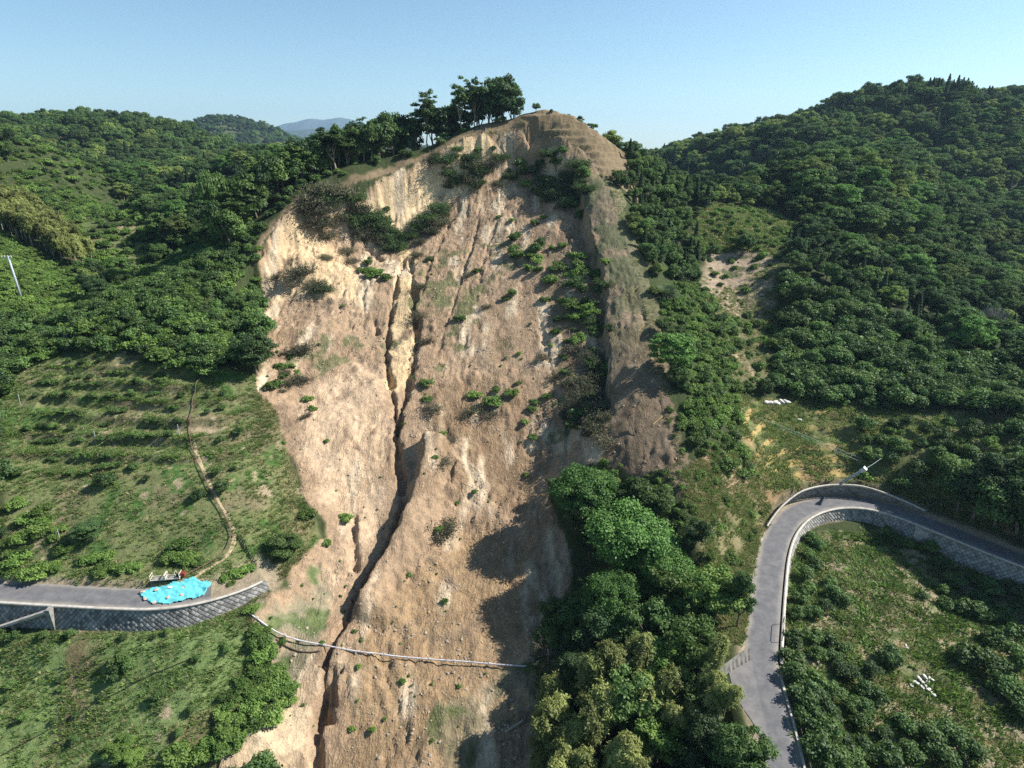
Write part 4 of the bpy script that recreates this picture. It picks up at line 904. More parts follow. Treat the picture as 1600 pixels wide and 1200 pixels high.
REC_a = np.array([(q[2], q[3], q[4]) for q in REC]); kd_a = np.array([q[0] for q in REC]); zn_a = np.array([q[5] for q in REC])
H_ = dict(oak=7.0, broad=5.0, dark=5.0, lime=4.8, cedar=6.5, citrus=1.5, shrub=.7, mound=.9)
W_ = dict(oak=8.6, broad=5.4, dark=5.2, lime=5.2, cedar=2.8, citrus=2.4, shrub=1.7, mound=3.2)
zz = zbil(Z1, REC_a[:, 0], REC_a[:, 1]); hh = np.array([H_[k] for k in kd_a]) * REC_a[:, 2]; ww = np.array([W_[k] for k in kd_a]) * REC_a[:, 2]
vis = seen(REC_a[:, 0], REC_a[:, 1], zz + hh * .9); _, _, dp_ = project(REC_a[:, 0], REC_a[:, 1], zz); app = np.where(vis, ww / dp_, 0)
LAB = {
    'left': ('{} on the overgrown orchard hillside left of the landslide', 'overgrown orchard hillside on the left'), 'pole': ('{} on the slope around the leaning-wire pole at far left', ''),
    'spur': ('{} on the pale scrubby spur at upper left', ''), 'stripR': ('{} beside the mown strip right of the summit', ''), 'vineR': ('{} in the green belt right of the mown strip', ''),
    'gorge': ('{} in the bare gully between strip and right spur', ''), 'grassytop': ('{} on the grassy knoll above the small bare scar', ''), 'spurR': ('{} on the lower face of the right spur', ''),
    'shade': ('{} in the shaded terraces above the right road', ''), 'bankR': ('{} on the dry bank left of the right road', ''), 'wood': ('{} in the unbroken wood', ''), 'far': ('{} far away', '')}
DESC = dict(oak='spreading woodland tree', broad='green broadleaf tree', dark='dark broadleaf tree', lime='yellowish broadleaf tree', cedar='narrow cedar', citrus='rounded citrus tree', shrub='green shrub', mound='creeper mound')
NAME = dict(oak='broadleaf_tree', broad='broadleaf_tree', dark='broadleaf_tree', lime='broadleaf_tree', cedar='cedar_tree', citrus='citrus_tree', shrub='shrub', mound='creeper_mound')
CAT = dict(oak='tree', broad='tree', dark='tree', lime='tree', cedar='tree', citrus='citrus tree', shrub='shrub', mound='creeper')
LAB['pole'] = ('{} on the bright green slope around the pole at far left', '')
single = np.zeros(len(REC), bool)
for kinds, cap in ((('broad', 'dark', 'lime', 'oak'), 215), (('cedar',), 45), (('citrus',), 180), (('shrub',), 110), (('mound',), 190)):
    c = np.nonzero(np.isin(kd_a, kinds) & (app > 0))[0]; c = c[np.argsort(-app[c])][:cap]; single[c] = True
LQ = []
for i in np.nonzero(single)[0]:
    kd, vi, a, b, s_, zn_ = REC[i]; z_ = zz[i] - .1
    px, py, _ = project(np.array([a]), np.array([b]), np.array([z_])); px, py = px[0], py[0]
    o = plant(kd, vi, NAME[kd], DESC[kd], CAT[kd], a, b, s_ * (.9 + .2 * (vi % 7) / 6), None, z=z_)
    LQ.append((o, DESC[kd], px, py, app[i]))
off = {}; meshes = []
for k in KINDS_[:9]: off[k] = len(meshes); meshes += JOIN[k]
def mass(name, label, sel):
    idx = np.nonzero(sel & ~single)[0]
    if len(idx) == 0: return
    P = np.c_[REC_a[idx, 0], REC_a[idx, 1], zz[idx] - .15]; ix = [off[REC[i][0]] + REC[i][1] % len(JOIN[REC[i][0]]) for i in idx]
    print(name, len(idx)); stuff(name, label, meshes, P, REC_a[idx, 2] * (.9 + .2 * r0.random(len(idx))), r0.random(len(idx)) * 6.28, ix)
low = np.isin(kd_a, ('shrub', 'mound', 'citrus'))
mass('woodland', 'unbroken mass of mixed green woodland over the hills', ~low)
mass('undergrowth', 'dense green undergrowth and overgrown orchard between the trees', low)
# bamboo: the ones in view are individuals
for k, (a, b, w_) in enumerate(sorted(BAMB, key=lambda q: q[1])[:150]):
    zq = zat(a, b); px, py, _ = project(np.array([a]), np.array([b]), np.array([zq])); sq = (.78 + .25 * r0.random()) if w_ == 'left' else 1.0; LQ.append((plant('bamboo', k, 'bamboo', 'x', 'bamboo', a, b, sq), 'pale bamboo', px[0], py[0], sq))

# ---------------------------------------------------------------- trees on the ridge left of the summit
ridge = [  # base px, py, distance Y, crown top py, kind, variant, width scale, label
    (668, 214, 163.5, 134, 'slender', 0, 1.25, 'tall pale-stemmed tree with airy crown, leftmost of the tall trio below the summit'),
    (775, 190, 171, 132, 'dark', 2, 1.4, 'dark dense tree at the back of the summit clump'),
    (750, 194, 171, 140, 'dark', 0, 1.7, 'shadowy tree low between the slender stems and the summit clump'),
    (722, 200, 166, 116, 'slender', 1, 1.15, 'tallest slender light green tree on the ridge left of the summit'),
    (742, 196, 167.5, 116, 'slender', 0, 1.0, 'slender light green tree touching the dark summit clump'),
    (763, 192, 168.5, 122, 'dark', 0, 1.55, 'large dark dense tree forming the summit clump'),
    (787, 186, 168.5, 120, 'dark', 1, 1.5, 'dark dense tree in the middle of the summit clump'),
    (803, 184, 168, 146, 'dark', 2, 1.1, 'short dark tree closing the right end of the summit clump'),
    (702, 206, 170, 165, 'dark', 1, 1.1, 'dark bushy tree behind the tall slender stems'),
    (645, 232, 166, 188, 'dark', 2, 1.2, 'dark bushy tree left of the pale-stemmed tall tree'),
    (628, 240, 163, 205, 'dark', 0, 1.0, 'low dark tree under the bare purple tree'),
    (682, 216, 168, 172, 'broad', 4, 1.0, 'mid green tree filling the gap under the tall crowns'),
    (594, 256, 158, 186, 'broad', 1, 1.45, 'large rounded green tree on the ridge above the bright scarp'),
    (570, 268, 157, 205, 'slender', 1, .8, 'thin stemmed tree with a light crown beside the large rounded one'),
    (545, 276, 155, 218, 'slender', 0, .8, 'thin forked tree leaning over the scarp edge'),
    (520, 288, 153, 222, 'slender', 1, .85, 'slender tree with crossing pale stems above the withered brush'),
    (500, 298, 153, 226, 'broad', 2, 1.2, 'green tree behind the crossing pale stems'),
    (535, 283, 160, 225, 'dark', 0, 1.25, 'dark tree behind the forked leaning tree'),
    (476, 305, 150, 232, 'slender', 0, .75, 'tree with vine-wrapped trunk near the left scarp corner'),
    (458, 314, 150, 236, 'dark', 1, 1.2, 'dark round tree with vine-hung trunk above the left scarp'),
    (432, 322, 149, 240, 'broad', 3, 1.35, 'big dense tree left of the vine-hung trunks'),
    (405, 330, 148, 255, 'dark', 2, 1.2, 'dark tree at the left end of the ridge row'),
    (560, 270, 166, 208, 'broad', 5, 1.3, 'green tree standing back behind the ridge row'),
    (615, 250, 168, 212, 'dark', 1, 1.3, 'dark tree standing back right of the large rounded tree'),
    (345, 372, 136, 268, 'broad', 0, 1.35, 'broad crowned tree left of the leaning pale trunk'),
]
for (bx, by, Yb, ty, kd, vi, wsc, lab) in ridge:
    x = (bx - 800) / FPX * Yb / (CP - (by - 600) / FPX * SP); z = zat(x, Yb); c, t, h = TREE[kd][vi % len(TREE[kd])]
    _, _, dep = project(x, Yb, z); hgt = (CAMZ + (Yb * (-SP - (ty - 600) / FPX * CP) / (CP - (ty - 600) / FPX * SP))) - z; sz = hgt / h
    dn = 1.3 if kd in ('dark', 'broad') else 0; sz *= 1 + dn / max(hgt, 3); o = plant(kd, vi, 'ridge_tree', lab, 'tree', x, Yb, 1.0, 'trees standing on the ridge above the scarp', z=z - .2 - dn); o.scale = (wsc, wsc, max(.5, sz))
k = 0
for tt in np.linspace(.6, len(sc_t) - 2.2, 30):
    i_ = int(tt); f_ = tt - i_; p_ = sc_t[i_] * (1 - f_) + sc_t[i_ + 1] * f_; e_ = sc_t[i_ + 1] - sc_t[i_]; e_ = e_ / np.linalg.norm(e_); nn_ = np.array([e_[1], -e_[0]])
    p_ = p_ + nn_ * (5.5 + 3.5 * r0.random()); x, y = float(p_[0]), float(p_[1])
    if x > 1.5: continue
    z = zat(x, y); px, py, _ = project(np.array([x]), np.array([y]), np.array([z])); kd = ('dark', 'broad', 'dark', 'slender')[k % 4]; k += 1  # dark kinds put the shade behind the ridge stems into leaf colour
    o = plant(kd, k, 'ridge_tree', 'x', 'tree', x, y, 1.0, None, z=z - .3); s_ = 1.25 + .5 * r0.random(); o.scale = (s_, s_, (1.5 + .4 * r0.random()) if kd != 'slender' else .85); LQ.append((o, 'tall ridge tree', px[0], py[0], s_))
# leaning tree with long pale trunk and flat crown
x, y = cast(384, 337, Z1); z = zat(x, y); T = empty('leaning_tree', (x, y, z)); tag(T, 'leaning tree with long bare pale trunk and flat crown above the left scarp', 'tree')
b = MB(); b.tube([(0, 0, -.4), (-.5, 0, 2.2), (-1.2, .3, 4.4), (-2.6, .5, 6.4), (-4.4, .6, 7.6)], [.2, .17, .14, .10, .05], 6); b.tube([(-1.2, .3, 4.4), (-2.0, .8, 6.2), (-2.2, 1.4, 7.8)], [.1, .07, .04], 5); b.tube([(-2.6, .5, 6.4), (-5, -.4, 7)], [.08, .03], 5); b.build('trunk', M['pale_bark'], T, True)
p, n_, t, C = crown_pts(333, 14, 3.0, .9, 7.8, .9, 3600, jit=.25); p[:, 0] -= 3.2; obj('crown', leaf_mesh('crown', p, n_, .17, t, M['leaf']), T)
# bare purple-grey tree behind the ridge
def bare_tree(name, lab, x, y, z, H, m, seed, n=70, cat='bare tree'):
    T = empty(name, (x, y, z)); tag(T, lab, cat); rr = random.Random(seed); b = MB(); b.tube([(0, 0, -.5), (0, 0, H * .45)], [.16, .1], 5); b.build('trunk', M['pale_bark'], T); b = MB()
    for k in range(n):
        a = rr.uniform(0, 6.28); e = rr.uniform(.5, 1.35); L = H * rr.uniform(.35, .6); s = Vector((0, 0, H * rr.uniform(.25, .45))); d = Vector((math.cos(a) * math.cos(e), math.sin(a) * math.cos(e), math.sin(e)))
        md = s + d * L * .5; b.tube([s, md, s + d * L], [.035, .022, .012], 3, False)
        for q in range(4): f = s + d * L * rr.uniform(.4, .95); b.tube([f, f + Vector((rr.uniform(-.7, .7), rr.uniform(-.7, .7), rr.uniform(.1, .9)))], [.016, .008], 3, False)
    b.build('branches', m, T); return T
mt_p = plain('grey_purple_twigs', (.24, .19, .20), var=.2, bump=0)
q = at(622, 215, 176); bare_tree('bare_tree', 'leafless purple-grey tree rising behind the dark ridge trees', q[0], 176, zat(q[0], 176), (at(622, 172, 176)[2] - zat(q[0], 176)) * .95, mt_p, 3)
q = cast(1545, 520, Z1); bare_tree('bare_tree', 'leafless pale grey tree at the right edge of the right spur', q[0], q[1], zat(*q), 6.5, plain('pale_grey_twigs', (.36, .33, .29), bump=0), 4, 90)
q = cast(745, 1075 + 90, Z1); 
# skyline trees on the right mountain
for px, py, s_, kd, lab in ((1152, 222, 1.3, 'oak', 'lone round tree forming a knob on the right skyline'), (1205, 198, .9, 'broad', 'rounded tree breaking the right skyline below the long ridge'),):
    Yb = 306; x = at(px, py, Yb)[0]; plant(kd, 1, 'skyline_tree', lab, 'tree', x, Yb, s_, z=zat(x, Yb) + .2)
for k in range(16):
    px = 1452 + k * 7.5 + r0.normal() * 2; Yb = 331 + r0.normal() * 2; x = at(px, 130, Yb)[0]; LQ.append((plant('cedar', k, 'cedar_tree', 'x', 'tree', x, Yb, 1.05 + .35 * r0.random()), 'narrow cedar', px, 125, 1))
# shrubs along the crest under the ridge trees
for k in range(44):
    tt = r0.random() * (len(sc_t) - 3); i_ = int(tt); p_ = sc_t[i_] + (sc_t[i_ + 1] - sc_t[i_]) * (tt - i_); e_ = sc_t[i_ + 1] - sc_t[i_]; e_ = e_ / np.linalg.norm(e_); p_ = p_ + np.array([e_[1], -e_[0]]) * (1.5 + 3.5 * r0.random())
    if p_[0] > 0: continue
    x, y = float(p_[0]), float(p_[1]); z = zat(x, y); px, py, _ = project(np.array([x]), np.array([y]), np.array([z])); kd = 'citrus' if k % 3 else 'shrub'; s_ = .7 + .7 * r0.random(); LQ.append((plant(kd, k, 'crest_shrub', 'x', 'shrub', x, y, s_, z=z - .1), 'crest shrub', px[0], py[0], s_))
# silver grass clump, small trees on the summit crest
q = cast(1038, 462, Z1); T = empty('silver_grass_clump', (q[0], q[1], zat(*q) - .2)); tag(T, 'large arching silver grey grass clump beside the green belt', 'grass clump')
r = rng(55); n0 = 2600; a = r.random(n0) * 6.28; tt_ = r.random(n0); L = 3.0 * (.5 + .5 * r.random(n0)); el = .35 + 1.15 * r.random(n0); co = np.zeros((n0, 4, 2, 3))
for j, f in enumerate((0, .4, .75, 1.0)):
    hh_ = L * (f * np.sin(el) - .28 * f ** 2.2); rr_ = L * (f * np.cos(el) + .18 * f ** 2) + .9 * tt_
    for s_ in (0, 1):
        w2 = (.05 * (1 - f * .85)) * (1 if s_ else -1); co[:, j, s_] = np.c_[np.cos(a) * rr_ - np.sin(a) * w2, np.sin(a) * rr_ + np.cos(a) * w2, hh_]
base_ = np.arange(n0)[:, None] * 8; qd = np.concatenate([base_ + np.array([[2 * j, 2 * j + 1, 2 * j + 3, 2 * j + 2]]) for j in range(3)])
obj('blades', mesh_np('blades', co.reshape(-1, 3), qd, M['pampas'], tone=np.repeat(r.random(n0), 8)), T)
for px, Yb, sc_, lab in ((838, 168, .42, 'small round bush on the summit crest'), (862, 166.5, .2, 'tiny dark bush right of the summit bush'), (905, 172, .5, 'low tree behind the crest right of the summit'), (925, 172, .5, 'second low tree behind the crest right of the summit, further down'), (885, 172, .42, 'bush behind the crest just right of the summit')):
    x = at(px, 190, Yb)[0]; plant('broad', int(px), 'crest_bush', lab, 'bush', x, Yb, sc_, z=zat(x, Yb) - .9 * sc_)
for k, (px, py, s_) in enumerate(((905, 216, .5), (960, 236, .55), (962, 262, .5), (966, 292, .45))): pass

# ---------------------------------------------------------------- big trees between slide foot and right road
big = [  # crown px, py, crown height above ground, kind, variant, scale, name, label
    (915, 762, 6.5, 'giant', 0, (.80, .80, .88), 'spreading_tree', 'huge dark green spreading tree, upper one beside the slide debris'),
    (985, 835, 6.8, 'giant', 1, (1.0, 1.0, 1.0), 'spreading_tree', 'huge green spreading tree in the middle of the big clump casting the shadow'),
    (958, 930, 5.5, 'giant', 0, (.62, .62, .8), 'spreading_tree', 'lower spreading tree with pale branches under the huge one'),
    (1035, 915, 4.6, 'near', 2, 1.35, 'creeper_tree', 'bright green creeper-hung tree below the huge spreading tree'),
    (1068, 955, 4.2, 'near', 2, 1.1, 'creeper_tree', 'bright green creeper-hung tree, right one of the pair'),
    (1118, 930, 4.2, 'near', 2, 1.2, 'valley_tree', 'mid green tree close to the left edge of the right road'),
    (1160, 935, 4.0, 'near', 1, (.62, .62, 1.25), 'valley_tree', 'narrow dark tree touching the left edge of the right road'),
    (1018, 985, 4.2, 'near', 0, 1.2, 'valley_tree', 'rounded olive green tree below the creeper trees'),
    (1085, 1010, 4.0, 'near', 2, 1.15, 'valley_tree', 'light green tree left of the small concrete wall'),
    (1040, 1035, 4.0, 'near', 2, 1.0, 'valley_tree', 'light green tree in the middle of the lower clump'),
    (985, 1080, 4.4, 'near', 0, 1.25, 'valley_tree', 'green tree among the bamboo at the bottom'),
    (1030, 1150, 4.0, 'near', 2, .95, 'valley_tree', 'bright green tree at the bottom of the lower clump'),
    (1110, 1165, 3.6, 'near', 1, 1.05, 'valley_tree', 'dark green tree nearest the bottom left of the junction'),
    (1160, 1175, 3.0, 'near', 0, .9, 'valley_tree', 'mid green tree beside the road at the bottom'),
    (1080, 1085, 3.8, 'near', 0, .9, 'valley_tree', 'olive tree between bamboo and junction'),
    (940, 985, 4.0, 'near', 1, 1.1, 'valley_tree', 'dark tree in the shade under the spreading trees'),
    (900, 1040, 3.4, 'near', 1, .8, 'valley_tree', 'dark tree in deep shade at the edge of the debris'),
    (1040, 880, 5.2, 'giant', 1, (.62, .62, .72), 'spreading_tree', 'lower right limb-like spreading tree beside the creeper-hung trees'),
]
for k, (px, py, h, kd, s_) in enumerate(((1505, 762, 3.6, 'broad', 1.05), (1530, 770, 4.4, 'near', 1.35), (1565, 782, 4.4, 'broad', 1.35), (1600, 790, 4.5, 'near', 1.4), (1640, 800, 5, 'broad', 1.6), (1690, 815, 5, 'broad', 1.7), (1500, 735, 3.8, 'broad', 1.0), (1560, 740, 4.2, 'near', 1.2), (1610, 745, 4.2, 'broad', 1.3), (1740, 830, 5, 'broad', 1.7), (1670, 770, 5, 'broad', 1.6))):
    q = castH(px, py, h); LQ.append((plant(kd, k, 'roadside_tree', 'x', 'tree', q[0], q[1], s_), 'dense dark tree', px, py, s_))
for (px, py, h, kd, vi, sc_, nm, lab) in big:
    q = castH(px, py, h); o = plant(kd, vi, nm, lab, 'tree', q[0], q[1], sc_ if hasattr(sc_, '__len__') else (sc_,) * 3)
for k, (px, py, h, s_) in enumerate(((872, 1090, 6, .85), (858, 1128, 6, .9), (885, 1150, 6, .85), (925, 1125, 6.5, .95), (940, 1030, 6, .85), (972, 1020, 6.5, .9), (1000, 1035, 6, .85), (1015, 1085, 6, .85), (905, 1190, 6, .8), (960, 1175, 5.5, .85), (1060, 1060, 5, .7), (1100, 1055, 4.5, .65), (1130, 1075, 4, .6), (880, 1200, 5, .8), (1062, 1120, 4.5, .7), (845, 1185, 5, .75), (990, 1200, 5, .8), (920, 1070, 5.5, .8), (1090, 1110, 4.5, .65), (1118, 1110, 4, .6))):
    q = castH(px, py, h, 25)
    if q is None: continue
    for j in range(2):
        LQ.append((plant('bamboo', k + j, 'bamboo', 'x', 'bamboo', q[0] + j * 1.2 * (1 if k % 2 else -1), q[1] + j * .7, s_ * 1.12), 'feathery bamboo', px + j * 9, py, s_))
q = castH(693, 1000, 0); 
q = castH(880, 1000, 3.0); bare_tree('leaning_bare_tree', 'thin pale tree with sparse twigs leaning over the shadow', q[0], q[1], zat(*q), 5.0, M['twig'], 12, 24).rotation_euler = (.2, -.7, 0)
q = castH(800, 1140, 0, 25); bare_tree('fallen_bare_tree', 'bleached leafless tree lying on the dark ground at the bottom', q[0], q[1], zat(*q) + .3, 3.2, M['twig'], 13, 20).rotation_euler = (.1, 1.1, .4)

# ---------------------------------------------------------------- citrus trees of the fields, one by one
def at_px(px, py): return cast(px, py, Z1)
rows = [(566, 95, 170, 3), (566, 215, 235, 1), (585, 165, 205, 4), (588, 240, 255, 2), (592, 100, 150, 3), (602, 60, 92, 4), (604, 105, 165, 4), (600, 200, 225, 3), (597, 240, 260, 2),
        (622, 50, 62, 2), (621, 75, 108, 4), (620, 135, 150, 2), (622, 165, 185, 3), (620, 200, 210, 2), (618, 232, 250, 3), (622, 280, 292, 1), (641, 262, 280, 2), (648, 95, 130, 3), (645, 170, 200, 3),
        (672, 40, 50, 2), (670, 60, 95, 4), (672, 108, 118, 1), (665, 160, 175, 3), (662, 225, 255, 4), (660, 272, 290, 2), (693, 60, 90, 5), (692, 120, 132, 2), (690, 150, 160, 1), (688, 175, 195, 3), (685, 205, 225, 4), (683, 235, 245, 2), (682, 260, 268, 2),
        (720, 75, 90, 2), (718, 118, 122, 1), (717, 136, 144, 2), (716, 165, 173, 2), (735, 150, 165, 2), (733, 205, 215, 2), (730, 175, 190, 2)]
CT = []
for (py, x0, x1, n0) in rows:
    for k in range(n0): CT.append((x0 + (x1 - x0) * (k + .5) / n0 + r0.normal() * 1.5, py + r0.normal() * 1.2, .36 + .22 * r0.random()))
CT += [(325, 622, .5), (350, 618, .5), (348, 640, .6), (325, 647, .5), (372, 680, .7), (345, 690, .5), (340, 742, .6), (365, 735, .4), (312, 780, .8), (348, 768, .9), (168, 758, 1.1), (228, 752, .5), (112, 742, .5), (134, 742, .5), (10, 745, 1.1), (30, 742, .7)]
CT = [(a, b, s_, 'of the terraced orchard above the left road') for a, b, s_ in CT]
lf = [(16, 1075, .45), (8, 1098, .5), (95, 1065, .35), (120, 1120, .35), (182, 1040, .75), (202, 1045, .7), (183, 1062, .9), (158, 1091, .3), (96, 1080, .35), (250, 1092, .6), (242, 1100, .4), (38, 1123, .5), (85, 1130, .3), (118, 1160, .4), (298, 1115, .45), (280, 1150, .45), (355, 1018, .45), (350, 1010, .3), (307, 1033, .4), (262, 991, .4), (195, 998, .4), (240, 998, .3), (112, 995, .5), (70, 997, .5), (20, 1000, .6), (0, 995, .6)]
CT += [(a, b, s_, 'of the grassy field below the left wall') for a, b, s_ in lf]
inf = [(1266, 846, .8), (1278, 856, .8), (1262, 872, .8), (1272, 890, .9), (1258, 905, .9), (1262, 925, .8), (1250, 940, .9), (1295, 915, .8), (1300, 935, .9), (1318, 945, .7), (1288, 955, .8), (1270, 965, .8), (1245, 965, .8), (1238, 1010, 1.0), (1268, 1002, .9), (1290, 1008, .9), (1275, 1030, .8), (1300, 1035, .8), (1312, 1055, .8), (1318, 1020, .7), (1360, 1055, .8), (1330, 1060, .8), (1350, 1085, .8), (1365, 1095, .9), (1350, 1110, .8), (1388, 1035, 1.15), (1412, 1140, .9), (1378, 1150, .6),
       (1385, 838, .9), (1400, 852, .9), (1430, 838, .9), (1418, 855, .7), (1455, 862, .9), (1500, 875, .9), (1470, 885, .9), (1540, 885, 1.0), (1560, 893, .7), (1490, 915, 1.1), (1520, 910, 1.0), (1545, 925, 1.2), (1580, 930, 1.2), (1475, 950, .8), (1505, 960, 1.2), (1530, 965, 1.2), (1560, 970, 1.2), (1595, 960, 1.2), (1505, 1035, 1.3), (1540, 1050, 1.4), (1560, 1080, 1.2), (1585, 1040, 1.3), (1595, 1090, 1.3), (1550, 1010, 1.2), (1580, 1000, 1.2), (1600, 1120, 1.2), (1480, 1160, 1.2), (1450, 1165, 1.1), (1510, 1185, 1.1), (1465, 1195, 1.2), (1420, 1185, .9), (1385, 1190, 1.1), (1350, 1180, 1.0), (1440, 935, .6), (1470, 820 + 105, .7), (1530, 940, .9),
       (1235, 1040, 1.1), (1245, 1065, 1.2), (1262, 1085, 1.3), (1250, 1100, 1.1), (1275, 1110, 1.3), (1290, 1130, 1.2), (1300, 1090, .9), (1265, 1135, 1.1), (1285, 1160, 1.3), (1310, 1175, 1.1), (1275, 1185, 1.2), (1300, 1200, 1.1), (1330, 1200, 1.1), (1345, 1135, .8), (1330, 1110, .8)]
CT += [(a, b, s_, 'of the dry field inside the road bend') for a, b, s_ in inf]
rg = [(1165, 628, .8), (1190, 632, .5)]
for (px, py, s_, where) in CT:
    q = at_px(px, py)
    if q is None or blocked(np.array([q[0]]), np.array([q[1]]), -.6)[0]: continue
    big_ = 'large' if s_ > 1.0 else 'medium' if s_ > .62 else 'small'
    LQ.append((plant('citrus', int(px), 'citrus_tree', 'x', 'citrus tree', q[0], q[1], s_ * 1.12), f'{big_} citrus tree', px, py, s_))
# distinct shrubs of the fields
sp_ = [(445, 852, 'near', 0, (.95, .95, .62), 'large bright round bush beside the slide edge above the road end'), (140, 825, 'near', 1, (.8, .8, .45), 'broad dark bush low on the left orchard slope'),
       (190, 1168, 'near', 2, (.55, .55, .4), 'bright green bush on the grassy field at the bottom left'), (210, 1180, 'near', 2, (.4, .4, .3), 'smaller bright bush beside the other at the bottom left')]
for px, py, kd, vi, sc_, lab in sp_:
    q = at_px(px, py + 12); plant(kd, vi, 'bush', lab, 'bush', q[0], q[1], sc_, z=zat(*q) - 1.6 * sc_[2])
def mounds(s, n, sc_, name, lab, cat, grp, kd='mound'):
    P = WZ(s); lo, hi = P.min(0), P.max(0); k = 0; t = 0
    while k < n and t < 4000:
        t += 1; x, y = lo + (hi - lo) * r0.random(2)
        if inpoly(np.array([x]), np.array([y]), P)[0]:
            zq = zat(x, y); px, py, _ = project(np.array([x]), np.array([y]), np.array([zq])); sq = sc_ * (.7 + .6 * r0.random()); LQ.append((plant(kd, k, name, lab, cat, x, y, sq), 'leafy creeper mound', px[0], py[0], sq)); k += 1
mounds("395 985,420 975,440 1040,462 1085,440 1110,380 1150,340 1200,230 1200,290 1165,330 1110,380 1070,400 1030", 46, .75, 'creeper_mound', 'bright green creeper on the lower left field edge beside the slide', 'creeper', 'creepers on the lower left field edge')
mounds("0 780,70 800,110 850,90 900,40 905,0 905", 22, .8, 'creeper_mound', 'bright green creeper at the left end of the orchard foot', 'creeper', 'creepers at the orchard foot')
mounds("250 850,340 840,350 860,300 890,250 880", 9, .7, 'creeper_mound', 'low green creeper patch above the blue tarp', 'creeper', 'creepers above the tarp')
mounds("130 860,230 850,250 890,200 905,130 900", 9, .6, 'creeper_mound', 'yellowish creeper patch above the left road', 'creeper', 'creepers above the left road')
mounds("395 1000,412 1000,425 1050,400 1060", 6, .5, 'creeper_mound', 'bright green creeper on the lower left field edge beside the slide', 'creeper', 'creepers on the lower left field edge')
for px, py, s_, lab in ((352, 905, .5, 'low weeds just right of the tarpaulin'), (370, 898, .8, 'creeper over the buried road end'), (388, 892, .7, 'creeper at the tip of the left wall'), (362, 912, .35, 'small weeds on the coping of the left wall'), (480, 808, .9, 'green bush at the slide edge above the round bush'), (540, 812, .7, 'green bush on the bare earth right of the slide edge'), (512, 850, .5, 'small bush on the earth below the pair'), (395, 953, .6, 'dark green bush where the white pipe starts'), (1236, 952, .45, 'yellow green weed at the inner road wall')):
    q = at_px(px, py); plant('mound', int(px), 'bush', lab, 'bush', q[0], q[1], s_)

